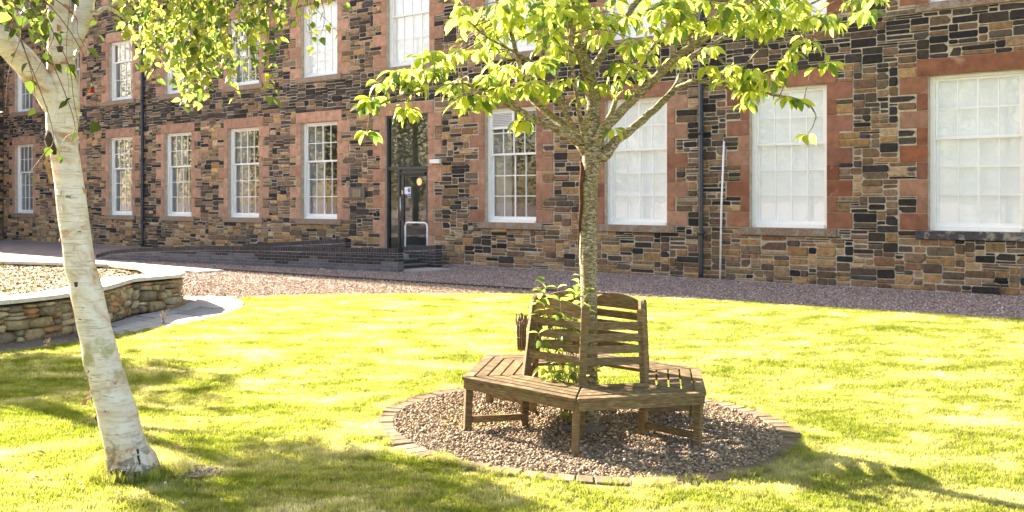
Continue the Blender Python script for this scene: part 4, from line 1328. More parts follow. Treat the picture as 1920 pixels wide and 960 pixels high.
# split in the bark
q = MB(); cr = [cp(1089, 302, -.035), cp(1092, 322, -.052), cp(1089, 350, -.045), cp(1090, 380, -.050), cp(1087, 410, -.04), cp(1085, 450, -.02), cp(1083, 490, -.01)]
q.tube(catmull(cr, 4), rint([.010, .020, .016, .015, .011, .008, .003], 4), 6); q.build('bark_split', M['crack'], CT)
limbs = [
 ([(1104, 285, 0), (1087, 264, -.05), (1060, 250, -.12), (1017, 230, -.22), (960, 200, -.38), (933, 177, -.45), (880, 160, -.5), (820, 163, -.55), (770, 175, -.6), (703, 200, -.65), (688, 248, -.65)], [.062, .048, .032, .027, .022, .018, .014, .012, .010, .007, .003]),
 ([(1106, 290, 0), (1080, 255, .08), (1067, 243, .12), (1037, 220, .2), (1007, 195, .28), (973, 158, .4), (974, 130, .45), (960, 67, .5), (933, 3, .6), (915, -60, .7)], [.058, .044, .036, .030, .027, .023, .020, .017, .014, .010]),
 ([(1111, 288, 0), (1112, 230, .02), (1112, 200, .03), (1110, 165, .05), (1103, 133, .02)], [.080, .062, .058, .052, .046]),
 ([(1103, 137, .02), (1080, 75, -.06), (1058, 35, -.1), (1035, 0, -.15), (1005, -60, -.2), (960, -150, -.3)], [.044, .034, .030, .026, .022, .014]),
 ([(1104, 140, .03), (1125, 110, .1), (1147, 67, .18), (1180, 23, .25), (1215, -30, .3), (1240, -110, .4)], [.038, .032, .028, .026, .020, .012]),
 ([(1113, 288, .0), (1127, 250, -.06), (1173, 200, -.12), (1213, 163, -.18), (1277, 100, -.3), (1320, 73, -.36), (1380, 20, -.45), (1425, -12, -.5), (1500, -70, -.6)], [.055, .044, .033, .031, .028, .025, .020, .017, .011]),
 ([(1112, 298, 0), (1135, 289, -.05), (1150, 270, -.02), (1190, 237, .1), (1233, 200, .2), (1267, 163, .3), (1290, 113, .38), (1327, 90, .42), (1380, 57, .5), (1413, 43, .55), (1480, 27, .6), (1530, 3, .7), (1600, -40, .8)], [.050, .042, .036, .031, .028, .026, .023, .020, .017, .015, .012, .009, .006]),
 ([(1262, 168, .3), (1290, 156, .2), (1313, 152, .12), (1380, 167, 0), (1447, 177, -.1), (1507, 190, -.15), (1530, 220, -.18), (1515, 250, -.2)], [.022, .018, .015, .012, .010, .007, .005, .002]),
 ([(1108, 290, 0), (1095, 250, -.1), (1085, 200, -.2), (1075, 140, -.35), (1068, 80, -.5), (1075, 10, -.7), (1090, -60, -.9)], [.044, .024, .018, .014, .012, .010, .006]),
 ([(1085, 262, .08), (1060, 210, .1), (1040, 180, .15), (1010, 140, .1), (985, 110, 0), (900, 60, -.2), (850, 10, -.3)], [.026, .018, .015, .012, .010, .007, .004]),
 ([(1300, 60, -.35), (1282, 80, -.3), (1275, 60, -.3), (1255, 25, -.25), (1235, -10, -.2)], [.010, .016, .013, .011, .009]),
 ([(1060, 216, .1), (1045, 150, .3), (1040, 90, .5), (1020, 20, .7), (1010, -60, .8)], [.018, .014, .012, .010, .007]),
 ([(1120, 275, .05), (1145, 215, .3), (1170, 150, .5), (1215, 100, .7), (1260, 30, .9), (1290, -60, 1.1)], [.030, .022, .018, .014, .011, .007]),
 ([(970, 200, -.38), (930, 170, -.6), (880, 175, -.75), (835, 195, -.85)], [.014, .010, .008, .003]),
 ([(1330, 90, .42), (1370, 130, .3), (1402, 118, .2), (1440, 78, .1), (1500, 60, 0)], [.012, .009, .008, .006, .003]),
]
limb_pts = []
for li, (pp, rr) in enumerate(limbs):
    P_ = catmull([cp(x, y, d) for x, y, d in pp], 5); R_ = rint(rr, 5)
    P_ = [p + Vector((noise.noise((i * .4, li, 0)), noise.noise((i * .4, li, 5)), noise.noise((i * .4, li, 9)))) * .012 for i, p in enumerate(P_)]
    q = MB(); q.tube(P_, wob(R_, 9, .22, li * 7.1), 9); q.build('branch', M['cherry'], CT)
    limb_pts += [(p, r) for p, r in zip(P_, R_)]
LP = np.array([tuple(p) for p, r in limb_pts])
def rnd_in(poly, n):
    xs_ = [p[0] for p in poly]; ys_ = [p[1] for p in poly]; out = []
    while len(out) < n:
        x, y = random.uniform(min(xs_), max(xs_)), random.uniform(min(ys_), max(ys_))
        if in_poly(x, y, poly): out.append((x, y))
    return out
clusters = []
def addc(lst, d0, d1, n=(6, 9)):
    for (x, y) in lst: clusters.append((x, y, random.uniform(d0, d1), random.randint(*n)))
addc(rnd_in([(835, 0), (1080, 0), (1100, 60), (1060, 130), (1010, 200), (940, 185), (870, 170), (790, 150), (770, 120), (850, 60)], 64), -1.0, .9)
addc(rnd_in([(850, -10), (1090, -10), (1060, 80), (880, 90)], 26), -1.0, .9)
addc(rnd_in([(1080, -10), (1400, -10), (1330, 100), (1270, 110), (1200, 130), (1130, 90), (1080, 60)], 52), -.8, 1.1)
addc(rnd_in([(1400, -10), (1690, -10), (1640, 25), (1560, 45), (1500, 35), (1440, 60), (1380, 60)], 38), -.7, .9)
addc(rnd_in([(1130, 110), (1240, 130), (1230, 170), (1140, 200), (1120, 150)], 9), -.3, .7, (4, 6))
addc(rnd_in([(1320, 110), (1430, 125), (1450, 160), (1400, 175), (1320, 150)], 13), -.3, .3, (5, 8))
addc([(1500, 85), (1488, 100), (1475, 115), (1460, 130), (1515, 78)], -.3, .1, (5, 8))
addc([(1410, 170), (1402, 190), (1475, 180), (1492, 185)], -.2, -.1, (5, 7))
addc([(1513, 252)], -.2, -.2, (3, 4)); addc([(1545, 118), (1562, 115)], -.1, 0, (4, 5))
addc([(688, 246)], -.65, -.65, (8, 9)); addc([(700, 182), (690, 190)], -.65, -.6, (7, 8)); addc([(760, 202), (770, 206)], -.65, -.6, (6, 7))
addc([(735, 143), (715, 155), (760, 128), (745, 132), (790, 105), (800, 130), (825, 120), (770, 150), (785, 158)], -.7, -.4, (5, 7))
addc([(870, 178), (900, 190), (885, 198), (915, 180), (850, 160), (945, 160), (860, 190)], -.8, -.4, (5, 7))
addc([(972, 222), (985, 226)], -.45, -.4, (3, 4)); addc([(1148, 240)], -.1, 0, (4, 5))
addc([(1000, 150), (1030, 160), (1060, 150), (1085, 150), (1090, 180)], -.5, .6, (4, 6))
addc(rnd_in([(700, -330), (1600, -330), (1650, -20), (800, -20)], 150), -1.6, 1.6)
leaves = []
tw = MB()
twn = 0
for (x, y, d, n) in clusters:
    tip = cp(x, y, d)
    T = np.array(tuple(tip)); dist = ((LP - T) ** 2).sum(1) + .25 * np.maximum(0, LP[:, 2] - T[2] - .05) ** 2 * 4
    k = int(np.argmin(dist)); root, rr = limb_pts[k]
    D_ = tip - root
    if D_.length > .05:
        mid = root.lerp(tip, .5) + Vector((random.uniform(-.1, .1), random.uniform(-.1, .1), random.uniform(0, .14))) * min(1, D_.length * 1.4)
        tp = catmull([root, mid, tip], 5)
        r0 = min(rr * .7, .003 + .008 * min(1, D_.length))
        rs_ = [r0 + (.0022 - r0) * (i / (len(tp) - 1)) for i in range(len(tp))]
        tw.tube(tp, rs_, 5)
    else: tp = [root, tip]
    # leaves along the outer half and a drooping fan at the tip
    spots = [(tip, 1)] * n
    if len(tp) > 3 and y > -20:
        for f in (.55, .7, .85):
            if random.random() < .7: spots.append((tp[int(f * (len(tp) - 1))], 0))
    a0 = random.uniform(0, 6.28)
    for i, (p, t) in enumerate(spots):
        a = a0 + i * 2.4 + random.uniform(-.3, .3)
        dr = Vector((math.cos(a), math.sin(a), random.uniform(-1.5, .05) - .12))
        pos = p + Vector((math.cos(a), math.sin(a), -.2)) * random.uniform(.008, .03) + cbase
        c = leaf_colour('cherry')
        leaves.append((leaf_matrix(pos, dr, random.uniform(.085, .135) * (.8 if t == 0 else 1), random.uniform(-.7, .7)), c))
tw.build('twigs', M['cherry'], CT, 'stuff')
finish_leaves('cherry', leaves, CT, M['cherry_leaf'], cbase)
print('cherry leaves', len(leaves))

# shoots growing up inside the bench
SHr = thing('leafy_shoots', 'leafy green shoots growing up between the bench backs around the cherry trunk', 'plant', (.42, 7.15, gz(.42, 7.15)))
sb = SHr.location.copy()
sh_leaves = []; q = MB()
for (px, py, d) in [(1004, 525, -.1), (998, 545, -.2), (1015, 560, -.25), (1045, 540, -.1), (1060, 545, -.2), (1050, 565, -.3), (1078, 535, -.1), (1085, 530, 0), (1093, 520, -.1), (1075, 560, -.25), (1095, 560, -.15), (1108, 600, -.3), (1070, 585, -.2), (1060, 600, -.1), (1035, 590, 0), (1020, 690, -.35), (1040, 700, -.35), (1060, 695, -.35), (1030, 665, -.2), (1055, 660, -.3), (1075, 690, -.4), (1045, 715, -.35), (1065, 780, -.3), (1010, 625, -.3), (1050, 630, -.3), (1125, 690, 0)]:
    tip = WP(px, py, 7.15 + d) - sb
    root = Vector((random.uniform(-.05, .12), random.uniform(-.08, .08), 0))
    P_ = catmull([root, root.lerp(tip, .5) + Vector((random.uniform(-.05, .05), random.uniform(-.04, .04), .06)), tip], 5)
    q.tube(P_, rint([.0045, .0035, .0015], 5), 5)
    for i in range(6):
        a = random.uniform(0, 6.28)
        dr = Vector((math.cos(a), math.sin(a), random.uniform(-.5, .7)))
        p = P_[-1 - i // 2]
        sh_leaves.append((leaf_matrix(p + sb, dr, random.uniform(.07, .115), random.uniform(-.6, .6)), leaf_colour('c')))
q.build('stems', M['cherry'], SHr)
finish_leaves('cherry', sh_leaves, SHr, M['cherry_leaf'], sb, 150)
# bundle of twigs hung on the left of the bench
TB = thing('twig_bundle', 'small upright bundle of dry brown twigs tied to the left side of the bench back', 'twig bundle', WP(978, 640, 7.0))
q = MB()
for k in range(46):
    a = random.uniform(0, 6.28); r = math.sqrt(random.random()) * .042; x, y = r * math.cos(a), r * math.sin(a)
    q.tube([(x * .7, y * .7, random.uniform(-.07, -.03)), (x * .8, y * .8, .08), (x * .95 + random.uniform(-.012, .012), y * .95, random.uniform(.12, .20))], [.003, .004, .0045], 5)
q.build('twigs', M['twig'], TB)
q = MB(); q.tube([(0.034 * math.cos(t), .034 * math.sin(t), .03) for t in np.linspace(0, 6.28, 14)], .003, 5); q.build('binding', M['cherry'], TB)
# flat slate by the trunk, stick, straw
p = GP(1095, 812)
q = MB(); ring = [(.17 * math.cos(t) * (1 + .18 * math.sin(3 * t)), .085 * math.sin(t), 0) for t in np.linspace(0, 6.28, 12, endpoint=False)]
q.add([(x, y, .0) for x, y, z in ring] + [(x * .97, y * .96, .026) for x, y, z in ring], [tuple(range(12, 24))] + [(k, (k + 1) % 12, 12 + (k + 1) % 12, 12 + k) for k in range(12)])
tag(q.build('slate_slab', M['slate'], loc=p + Vector((0, 0, .012)), rot=(.1, .05, .25)), 'flat dark slate lying on the pebbles at the foot of the cherry trunk', 'slate')
p = GP(1290, 858)
q = MB()
for k in range(10): q.tube([(-.1 + k * .02, 0, .0), (-.1 + (k + 1) * .02, 0, .0)], .0042, 6, mat=k % 2, cap=False)
tag(q.build('striped_straw', [M['redbox'], M['signwhite']], loc=p + Vector((0, 0, .032)), rot=(0, .04, -.16)), 'red and white striped straw lying on the pebbles in front of the bench', 'straw')

# ---- birch
random.seed(99)
bb = GP(252, 892)
BTn = thing('birch_tree', 'white barked birch leaning to the left with hanging green leaves', 'tree', bb)
BY = bb.y
def bp_(px, py, dy=0): return WP(px, py, BY + dy) - bb
K = BY / F
ctr = [(252, 900, 104), (246, 870, 90), (236, 840, 84), (222, 790, 79), (209, 740, 74), (196, 690, 72), (183, 640, 70), (170, 580, 64), (158, 530, 61), (147, 480, 60), (137, 400, 58), (126, 320, 55), (116, 250, 58), (118, 210, 66), (120, 170, 58), (115, 120, 55), (112, 60, 48), (110, 0, 43), (107, -80, 38), (100, -220, 32), (85, -400, 24)]
q = MB(); P_ = catmull([bp_(x, y) for x, y, w in ctr], 4); R_ = rint([w * K / 2 * (.90 if y < 860 else 1.0) for x, y, w in ctr], 4)
q.tube(P_, wob(R_, 28, .10, 4), 28); q.build('trunk', M['birch'], BTn)
bl = [
 ([(118, 210, 0), (85, 165, -.05), (50, 120, -.12), (10, 80, -.2), (-40, 40, -.3), (-120, -60, -.4)], [52, 48, 47, 45, 40, 30]),
 ([(122, 120, 0), (134, 84, .05), (149, 50, .1), (160, 5, .15), (172, -60, .2), (200, -160, .3), (250, -260, .4)], [30, 30, 33, 34, 30, 24, 14]),
 ([(158, 20, .12), (180, 24, .16), (200, 15, .2), (225, 27, .25), (240, 40, .3)], [12, 9, 8, 6, 2]),
 ([(165, -30, .2), (240, -90, .1), (330, -110, 0), (430, -100, -.1), (520, -70, -.2), (600, -30, -.2)], [18, 14, 11, 9, 7, 4]),
 ([(180, -110, .2), (260, -160, .5), (360, -170, .8), (470, -150, 1.0), (560, -110, 1.1)], [16, 12, 9, 7, 4]),
 ([(-60, 20, -.3), (0, -50, -.6), (60, -80, -.9), (110, -70, -1.1)], [14, 10, 7, 4]),
 ([(-100, -20, -.3), (-40, -80, .1), (60, -120, .3), (130, -120, .4)], [12, 9, 6, 4]),
]
blp = []
for li, (pp, ww) in enumerate(bl):
    P_ = catmull([bp_(x, y, d) for x, y, d in pp], 5); R_ = rint([w * K / 2 for w in ww], 5)
    q = MB(); q.tube(P_, wob(R_, 14, .10, li * 3.3 + 9), 14); q.build('branch', M['birch'], BTn)
    if li > 2: blp += P_
BLP = np.array([tuple(p) for p in blp])
# peeling bark, scars
q = MB(); q.tube([bp_(89, 246, -.09), bp_(93, 262, -.105), bp_(99, 278, -.10), bp_(103, 290, -.09)], [.010, .030, .028, .008], 8); q.build('bark_scar', M['scar'], BTn)
def flap(pts, w, mat):
    q = MB(); vs = []; n = len(pts)
    for i, p in enumerate(pts): vs += [p + Vector((-w * (.4 + .6 * math.sin(i / (n - 1) * 3.1)), 0, 0)), p + Vector((w * .5, -.004, .004))]
    q.add(vs, [(2 * i, 2 * i + 1, 2 * i + 3, 2 * i + 2) for i in range(n - 1)], smooth=True); q.build('bark_flap', mat, BTn)
for k in range(46):
    i_ = random.randint(0, 15) if random.random() < .3 else random.randint(9, 17)
    x_, y_, w_ = ctr[i_]; x2, y2, w2 = ctr[i_ + 1]; f = random.random(); cx_, cy_, cw_ = x_ + (x2 - x_) * f, y_ + (y2 - y_) * f, (w_ + (w2 - w_) * f) * .9
    a = random.uniform(-1.3, 1.3); r_ = cw_ * K / 2 * 1.03
    p0 = bp_(cx_, cy_, 0) + Vector((math.sin(a) * r_, -math.cos(a) * r_, 0)); tn = Vector((math.cos(a), math.sin(a), random.uniform(-.3, .3)))
    on = Vector((math.sin(a), -math.cos(a), 0)); L_f = random.uniform(.02, .06); h_ = random.uniform(.006, .022)
    q = MB(); vs_ = []
    for j in range(4):
        p_ = p0 + tn * L_f * j / 3 + on * (.002 + .014 * (j / 3) ** 2) - on * (L_f * j / 3) ** 2 / (2 * r_) * .9
        vs_ += [p_ + Vector((0, 0, h_ * (1 - j * .2))), p_ - Vector((0, 0, h_))]
    q.add(vs_, [(2 * j, 2 * j + 1, 2 * j + 3, 2 * j + 2) for j in range(3)], smooth=True)
    q.build('bark_flap', M['peel'] if random.random() < .12 else M['birch'], BTn)
flap([bp_(96, 244, -.13), bp_(104, 262, -.16), bp_(110, 280, -.15), bp_(108, 292, -.12)], .012, M['birch'])
flap([bp_(90, 290, -.08), bp_(87, 303, -.10), bp_(92, 318, -.09), bp_(97, 345, -.08)], .018, M['peel'])
flap([bp_(176, 738, -.02), bp_(168, 745, -.04), bp_(160, 752, -.06), bp_(158, 760, -.06)], .022, M['peel'])
flap([bp_(170, 718, -.02), bp_(166, 726, -.03), bp_(168, 732, -.02)], .008, M['peel'])
flap([bp_(181, 775, -.02), bp_(180, 785, -.04), bp_(184, 793, -.02)], .008, M['scar'])
for (x, y, r) in ((214, 884, .028), (226, 888, .03), (257, 889, .02), (258, 846, .008), (259, 858, .008), (261, 866, .007), (142, 533, .012), (112, 92, .02)):
    q = MB(); q.tube([bp_(x, y - 4, -.14 - .0), bp_(x + 1, y + 5, -.142)], [r, r * .7], 8); 
    # sits just proud of the bark
    q.build('bark_scar', M['scar'], BTn)
leaves = []
st = MB()
env = [(190, 30), (215, 80), (235, 60), (260, 120), (285, 140), (310, 140), (335, 185), (350, 195), (375, 190), (400, 170), (420, 150), (440, 178), (465, 130), (485, 110), (500, 60), (512, 175), (530, 40), (575, 85), (610, 55), (640, 10)]
def strand(x0, y0, x1, y1, d, sp=.030, big=1.0, dens=1.0, dark=False):
    top = bp_(x0, y0, d); bot = bp_(x1, y1, d + random.uniform(-.08, .08))
    T = np.array(tuple(top)); k = int(np.argmin(((BLP - T) ** 2).sum(1))); root = Vector(BLP[k])
    pts = catmull([root, root.lerp(top, .6) + Vector((0, 0, .05)), top, top.lerp(bot, .5) + Vector((random.uniform(-.03, .03), random.uniform(-.03, .03), 0)), bot], 6)
    st.tube(pts, [.0035 - .0026 * i / (len(pts) - 1) for i in range(len(pts))], 4)
    L = (bot - top).length; n = max(2, int(L / sp * dens))
    seg = pts[6:]
    for i in range(n):
        f = i / max(1, n - 1) * (len(seg) - 1.001); k = int(f); p = seg[k].lerp(seg[k + 1], f - k)
        a = random.uniform(0, 6.28); dr = Vector((math.cos(a) * .8, math.sin(a) * .8, random.uniform(-1.5, -.1)))
        c = leaf_colour('b')
        if dark: kk = random.uniform(.07, .16); c = (kk, kk * 1.4, kk * 1.2)  # crown shade painted into leaves at the left and over the trunk
        leaves.append((leaf_matrix(p + bb + Vector((math.cos(a), math.sin(a), 0)) * .008, dr, random.uniform(.042, .068) * big, random.uniform(-1, 1)), c))
def envy(x):
    for (a, ya), (b_, yb) in zip(env[:-1], env[1:]):
        if a <= x <= b_: return ya + (yb - ya) * (x - a) / (b_ - a)
    return 20
for k in range(100):
    x = random.triangular(195, 545, 390); y = envy(x) * random.uniform(.45, 1.0)
    d = random.uniform(-.6, 1.1)
    strand(x + random.uniform(-30, 20), -70 + random.uniform(-30, 30), x, y, d, .026)
for (x, y, t) in ((350, 200, -60), (372, 192, -60), (441, 185, -50), (512, 185, -60), (505, 165, -60), (583, 85, -50), (575, 60, -60), (345, 190, -50), (290, 150, -60), (283, 140, -60)):
    strand(x - 15, t, x, y, random.uniform(-.3, .3), .03)
strand(590, 10, 636, 62, -.2, .035, 1.0); strand(600, -10, 600, 70, -.2, .04); strand(560, 0, 560, 40, -.2, .03); strand(470, 70, 505, 182, -.3, .04, 1.15); strand(620, -10, 640, 8, -.2, .03)
for k in range(26):
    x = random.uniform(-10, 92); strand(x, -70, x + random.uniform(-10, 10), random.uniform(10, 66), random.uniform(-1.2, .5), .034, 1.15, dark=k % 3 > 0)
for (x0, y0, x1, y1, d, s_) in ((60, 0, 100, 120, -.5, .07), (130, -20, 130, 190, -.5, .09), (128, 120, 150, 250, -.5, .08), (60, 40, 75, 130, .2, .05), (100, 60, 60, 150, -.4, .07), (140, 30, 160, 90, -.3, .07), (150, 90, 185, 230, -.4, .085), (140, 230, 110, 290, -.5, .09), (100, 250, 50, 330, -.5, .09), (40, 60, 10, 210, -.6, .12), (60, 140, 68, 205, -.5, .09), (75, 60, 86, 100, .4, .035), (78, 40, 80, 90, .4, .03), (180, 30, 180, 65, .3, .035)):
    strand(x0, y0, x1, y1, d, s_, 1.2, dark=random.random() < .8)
for k in range(60):
    x = random.uniform(-150, 600); strand(x, -160, x, random.uniform(-90, -20), random.uniform(-1.2, 1.4), .04)
st.build('twigs', plain('birch_twig', (.14, .07, .045), .7), BTn, 'stuff')
finish_leaves('birch', leaves, BTn, M['birch_leaf'], bb)
print('birch leaves', len(leaves))

# ---- trees outside the frame to the left (they shade the lawn and show in the window panes)
def big_tree(name, label, x, y, h, cr, cz, n, group='trees left of the lawn'):
    t = thing(name, label, 'tree', (x, y, 0), group=group)
    q = MB(); q.tube(catmull([(0, 0, -.1), (.05, 0, h * .3), (-.05, .1, h * .6), (0, 0, h * .85)], 4), rint([.22, .16, .11, .04], 4), 10); q.build('trunk', M['timber'], t)
    for k in range(6):
        a = k * 1.05 + random.random(); z = h * random.uniform(.35, .65)
        q = MB(); q.tube([(0, 0, z), (math.cos(a) * cr * .4, math.sin(a) * cr * .4, z + h * .1), (math.cos(a) * cr * .8, math.sin(a) * cr * .8, z + h * .15)], [.07, .045, .015], 6); q.build('limb', M['timber'], t)
    nc = 46; C_ = []
    for k in range(nc):
        v_ = Vector((random.gauss(0, 1), random.gauss(0, 1), random.gauss(0, 1))).normalized() * random.uniform(.45, 1)
        C_.append((v_.x * cr, v_.y * cr, cz + v_.z * (h - cz) * .95, random.uniform(.25, .42) * cr))
    C_ = np.array(C_); idx = rng.integers(0, nc, n)
    D_ = rng.normal(0, 1, (n, 3)); D_ /= np.linalg.norm(D_, axis=1)[:, None]; D_ *= rng.uniform(.5, 1, (n, 1)) ** .5
    P_ = C_[idx, :3] + D_ * C_[idx, 3:4]
    TVq = np.array([(-1, -.6, 0), (1, -.6, 0), (1, .6, 0), (-1, .6, 0)]) * .075
    Rm = rotm(n); tl = rng.uniform(0, np.pi, n); c, s = np.cos(tl), np.sin(tl); o_ = np.ones(n); z_ = np.zeros(n)
    Rm = Rm @ np.stack([o_, z_, z_, z_, c, -s, z_, s, c], 1).reshape(n, 3, 3)
    V_ = np.einsum('nij,kj->nki', Rm, TVq) + P_[:, None, :]
    Fc = np.arange(n * 4).reshape(n, 4)
    cc_ = np.repeat(rng.uniform(.7, 1.3, (n, 1)) * np.array([[1, 1, 1]]), 4, 0)
    me = fast_mesh('crown', V_.reshape(-1, 3), Fc, cc_); me.materials.append(M['tree_leaf']); link('crown', me, t, 'stuff')
random.seed(123)
big_tree('broadleaf_tree', 'round broadleaf tree beyond the left edge, nearest the raised bed', -11.7, 14.9, 5.05, 1.2, 4.6, 1400)
big_tree('broadleaf_tree', 'slim broadleaf tree just outside the left edge beside the lawn', -8.0, 11.1, 4.75, .85, 4.3, 850)
for k, (x, y, h, cr) in enumerate([(-24, 3, 11, 4.0), (-27, 11, 12, 4.2), (-19, -5, 10, 3.8), (-30, -6, 13, 4.6), (-14, -13, 11, 4.0), (-23, -17, 12, 4.6), (-5, -17, 11, 4.3), (-36, 4, 14, 5), (-35, 15, 13, 5), (-39, 22, 14, 5.5), (-38, 31, 14, 5.5), (-33, 26, 9, 4), (-47, 36, 13, 5.5), (-46, 45, 13, 5.5), (-56, 40, 15, 6)]):
    ordn = ('first', 'second', 'third', 'fourth', 'fifth', 'sixth', 'seventh', 'eighth', 'ninth', 'tenth', 'eleventh', 'twelfth', 'thirteenth', 'fourteenth', 'fifteenth', 'sixteenth')
    big_tree('broadleaf_tree', 'large dark green tree beyond the left side of the lawn, %s planted of the belt' % ordn[k], x, y, h, cr, h * .5, 9000, 'large trees in the row beyond the lawn')

# ------------------------------------------------------------------ grass
def blades(name, nb, hmin, hmax, spread, wd):
    V_ = []; F_ = []; C_ = []
    for k in range(nb):
        a = random.uniform(0, 6.28); r = random.uniform(0, spread); x, y = r * math.cos(a), r * math.sin(a)
        h = random.uniform(hmin, hmax); b_ = random.uniform(0, 6.28); le = random.uniform(.15, .8) * h; w = wd * random.uniform(.7, 1.2)
        dx, dy = math.cos(b_), math.sin(b_); n = len(V_)
        V_ += [(x - dy * w, y + dx * w, -.004), (x + dy * w, y - dx * w, -.004), (x + dx * le * .4 + dy * w * .8, y + dy * le * .4 - dx * w * .8, h * .6), (x + dx * le * .4 - dy * w * .8, y + dy * le * .4 + dx * w * .8, h * .6), (x + dx * le, y + dy * le, h), ]
        F_ += [(n, n + 1, n + 2), (n, n + 2, n + 3), (n + 3, n + 2, n + 4)]
        k_ = random.uniform(.75, 1.25); C_ += [(k_ * .7, k_ * .75, k_ * .7)] * 2 + [(k_, k_, k_)] * 3
    me = fast_mesh(name, np.array(V_), np.array(F_), np.array(C_), True); me.materials.append(M['blade'])
    return me
random.seed(1)
protos = bpy.data.collections.new('grass_tufts')
COL.children.link(protos)
for k in range(5):
    me = blades('grass_tuft', 18, .010, .028, .030, .0016)
    o = bpy.data.objects.new('grass_tuft', me); protos.objects.link(o); o['kind'] = 'stuff'
    x, y = -2 + k * .9, 4.9; o.location = (x, y, gz(x, y) + .006)
def scatter_gn(src, name, dens, seed, smin, smax, coll, kind_label):
    ng = bpy.data.node_groups.new(name, 'GeometryNodeTree')
    ng.interface.new_socket('Geometry', in_out='INPUT', socket_type='NodeSocketGeometry')
    ng.interface.new_socket('Geometry', in_out='OUTPUT', socket_type='NodeSocketGeometry')
    nd = ng.nodes; L = ng.links
    i = nd.new('NodeGroupInput'); o = nd.new('NodeGroupOutput')
    dp = nd.new('GeometryNodeDistributePointsOnFaces'); dp.inputs['Density'].default_value = dens; dp.inputs['Seed'].default_value = seed
    ci_ = nd.new('GeometryNodeCollectionInfo'); ci_.inputs['Collection'].default_value = coll; ci_.inputs['Separate Children'].default_value = True; ci_.inputs['Reset Children'].default_value = True
    ip = nd.new('GeometryNodeInstanceOnPoints'); ip.inputs['Pick Instance'].default_value = True
    rv = nd.new('FunctionNodeRandomValue'); rv.data_type = 'FLOAT_VECTOR'; rv.inputs[0].default_value = (-.12, -.12, 0); rv.inputs[1].default_value = (.12, .12, 6.283)
    rs_ = nd.new('FunctionNodeRandomValue'); rs_.data_type = 'FLOAT'
    rs_.inputs[2].default_value = smin; rs_.inputs[3].default_value = smax
    L.new(i.outputs[0], dp.inputs[0]); L.new(dp.outputs[0], ip.inputs[0]); L.new(ci_.outputs[0], ip.inputs['Instance'])
    L.new(rv.outputs[0], ip.inputs['Rotation']); L.new(rs_.outputs[1], ip.inputs['Scale']); L.new(ip.outputs[0], o.inputs[0])
    md = src.modifiers.new('scatter', 'NODES'); md.node_group = ng
    return src
def grass_patch(name, cells, dens, seed, smin, smax, label):
    """cells of the lawn inside the wanted area as a carrier mesh for the tufts"""
    V_ = []; F_ = []
    for (x0, y0, s) in cells:
        n = len(V_)
        V_ += [(x0, y0, gz(x0, y0) + .004), (x0 + s, y0, gz(x0 + s, y0) + .004), (x0 + s, y0 + s, gz(x0 + s, y0 + s) + .004), (x0, y0 + s, gz(x0, y0 + s) + .004)]
        F_.append((n, n + 1, n + 2, n + 3))
    me = fast_mesh(name, np.array(V_), np.array(F_)); me.materials.append(M['turf'])
    o = link(name, me, None, 'stuff'); tag(o, label, 'grass')
    return scatter_gn(o, name, dens, seed, smin, smax, protos, label)
def cells(test, s=.1, xr=(-10, 11), yr=(3.6, 18)):
    out = []
    for x in np.arange(xr[0], xr[1], s):
        for y in np.arange(yr[0], yr[1], s):
            cx, cy = x + s / 2, y + s / 2
            if test(cx, cy) and in_poly(cx, cy, lawn_poly) and math.hypot(cx - BC[0], cy - BC[1]) > RO + .035 + .03 * noise.noise((cx * 3, cy * 3, 0)): out.append((x, y, s))
    return out
inview = lambda x, y: abs(x) < .53 * y + .8
grass_patch('grass_near', cells(lambda x, y: y < 8.6 and inview(x, y)), 1900, 1, .7, 1.3, 'short mown grass covering the nearer half of the lawn')
grass_patch('grass_far', cells(lambda x, y: y >= 8.6 and inview(x, y)), 900, 2, .9, 1.5, 'short mown grass covering the farther half of the lawn')
grass_patch('grass_side', cells(lambda x, y: not inview(x, y) and abs(x) < .62 * y + 3, .2), 350, 3, 1, 1.6, 'short mown grass on the lawn beyond the frame')
# long grass round the birch foot and along the ring
tall = bpy.data.collections.new('tall_tufts'); COL.children.link(tall)
for k in range(3):
    me = blades('tall_grass_tuft', 22, .05, .12, .035, .0016)
    o = bpy.data.objects.new('tall_grass_tuft', me); tall.objects.link(o); o['kind'] = 'stuff'; o.location = (bb.x - .2 + .2 * k, bb.y - .16, bb.z)
def tall_patch(name, cl, dens, smin, smax, label):
    V_ = []; F_ = []
    for (x0, y0, s) in cl:
        n = len(V_)
        V_ += [(x0, y0, gz(x0, y0) + .003), (x0 + s, y0, gz(x0 + s, y0) + .003), (x0 + s, y0 + s, gz(x0 + s, y0 + s) + .003), (x0, y0 + s, gz(x0, y0 + s) + .003)]
        F_.append((n, n + 1, n + 2, n + 3))
    me = fast_mesh(name, np.array(V_), np.array(F_)); me.materials.append(M['turf'])
    o = link(name, me, None, 'stuff'); tag(o, label, 'grass'); scatter_gn(o, name, dens, 9, smin, smax, tall, label)
cl = [(x, y, .04) for x in np.arange(bb.x - .34, bb.x + .34, .04) for y in np.arange(bb.y - .34, bb.y + .3, .04) if .12 < math.hypot((x - bb.x) / 1.15, y - bb.y) < .25 + .08 * noise.noise((x * 6, y * 6, 2))]
tall_patch('long_grass', cl, 900, .5, 1.0, 'longer unmown grass round the foot of the birch')
cl = [(x, y, .03) for x in np.arange(BC[0] - 1.8, BC[0] + 1.8, .03) for y in np.arange(BC[1] - 1.8, BC[1] + 1.8, .03) if RO - .02 - .11 * max(0, noise.noise((x * 1.6, y * 1.6, 3)) + (.35 if y < BC[1] - .6 else -.1)) < math.hypot(x - BC[0], y - BC[1]) < RO + .05 and noise.noise((x * 2, y * 2, 7)) > -.3]
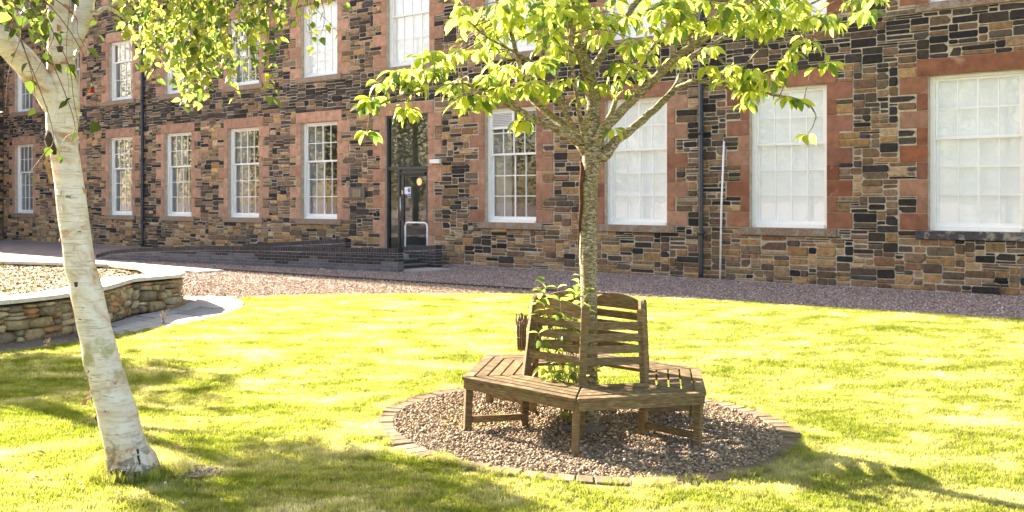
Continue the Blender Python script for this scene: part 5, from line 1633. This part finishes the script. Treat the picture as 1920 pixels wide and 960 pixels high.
tall_patch('edge_grass', cl, 1300, .28, .6, 'fringe of uncut grass round the brick ring')
# clover heads and fallen leaves
q = MB(); random.seed(44)
for k in range(34):
    px, py = random.uniform(0, 420), random.uniform(800, 955)
    if random.random() < .3: px, py = random.uniform(400, 1900), random.uniform(620, 950)
    p = GP(px, py)
    if math.hypot(p.x - BC[0], p.y - BC[1]) < RO + .1 or not in_poly(p.x, p.y, lawn_poly): continue
    lump(q, Matrix.Translation(p + Vector((0, 0, .03))), .013, .013, .010, (.7, .68, .6), .3)
tag(q.build('clover_heads', M['slab'], None, 'stuff'), 'small white clover heads dotted over the lawn', 'flowers')
fl = [(330, 843, 'dry brown leaf on the grass right of the birch foot'), (72, 857, 'tan leaf on the lawn left of the birch foot'), (62, 905, 'small brown leaf near the bottom left corner'),
      (300, 690, 'brown leaf on the lawn just right of the birch trunk'), (385, 797, 'dry leaf on the lawn midway between birch and bench'), (343, 905, 'curled brown leaf below the bare earth patch'),
      (1730, 680, 'brown leaf on the lawn in front of the far right window'), (1625, 705, 'dark brown leaf on the lawn right of the bench'), (1875, 768, 'brown leaf on the lawn near the right edge'),
      (1795, 545, 'russet leaf on the gravel by the far right wall'), (1760, 574, 'orange brown leaf on the gravel edge at the far right'), (1015, 775, 'dry leaf on the pebbles under the bench'),
      (600, 508, 'pale dry leaf on the gravel at the foot of the ramp wall'), (520, 690, 'light brown leaf alone on the sunny lawn left of the bench')]
for (x, y, lab) in fl:
    p = GP(x, y); TV, TF = LT['birch']
    q = MB(); s_ = .045 * random.uniform(.8, 1.3) * (1 if y > 600 else 1.8)
    q.add([(v_[0] * s_, v_[1] * s_, v_[2] * s_) for v_ in TV], [tuple(f) for f in TF], random.choice([(.42, .24, .10), (.35, .17, .07), (.62, .52, .36)]))
    o = q.build('fallen_leaf', M['slab'], loc=p + Vector((0, 0, .03)), rot=(random.uniform(-.4, .4), random.uniform(-.4, .4), random.uniform(0, 6)))
    tag(o, lab, 'leaf', 'dry fallen leaves')
# bare earth right of the birch
pe_ = GP(358, 890)
q = MB(); n = 20
q.add([(0, 0, .014)] + [(.20 * math.cos(t) * (1 + .3 * noise.noise((math.cos(t), math.sin(t), 1))), .13 * math.sin(t), .008) for t in np.linspace(0, 6.28, n, endpoint=False)], [(0, 1 + k, 1 + (k + 1) % n) for k in range(n)])
q.build('bare_earth', M['pebble_bed'], None, 'structure', loc=pe_ + Vector((0, 0, .012)))
# dried weeds on the paving
for (x, y, h, lab) in ((307, 608, .22, 'dry straw coloured weed growing from the paving by the planter wall end'), (88, 657, .12, 'small dry pink weed at the edge of the lawn near the birch')):
    p = GP(x, y); t = thing('dry_weed', lab, 'weed', p)
    q = MB(); lv = MB()
    for k in range(5):
        a = random.uniform(0, 6.28); hh = h * random.uniform(.6, 1); pp = [Vector((0, 0, 0)), Vector((.02 * math.cos(a), .02 * math.sin(a), hh * .5)), Vector((.05 * math.cos(a), .05 * math.sin(a), hh))]
        q.tube(pp, [.003, .002, .001], 5)
        for j in range(9):
            f = random.uniform(.25, 1); c_ = pp[0].lerp(pp[2], f); b_ = random.uniform(0, 6.28); s_ = .02
            lv.add([c_, c_ + Vector((math.cos(b_) * s_, math.sin(b_) * s_, .012)), c_ + Vector((math.cos(b_ + .6) * s_, math.sin(b_ + .6) * s_, -.008))], [(0, 1, 2)])
    q.build('stem', M['twig'], t); lv.build('seed_heads', plain('straw', (.6, .42, .26), .8), t)
print('objects', len(bpy.data.objects))
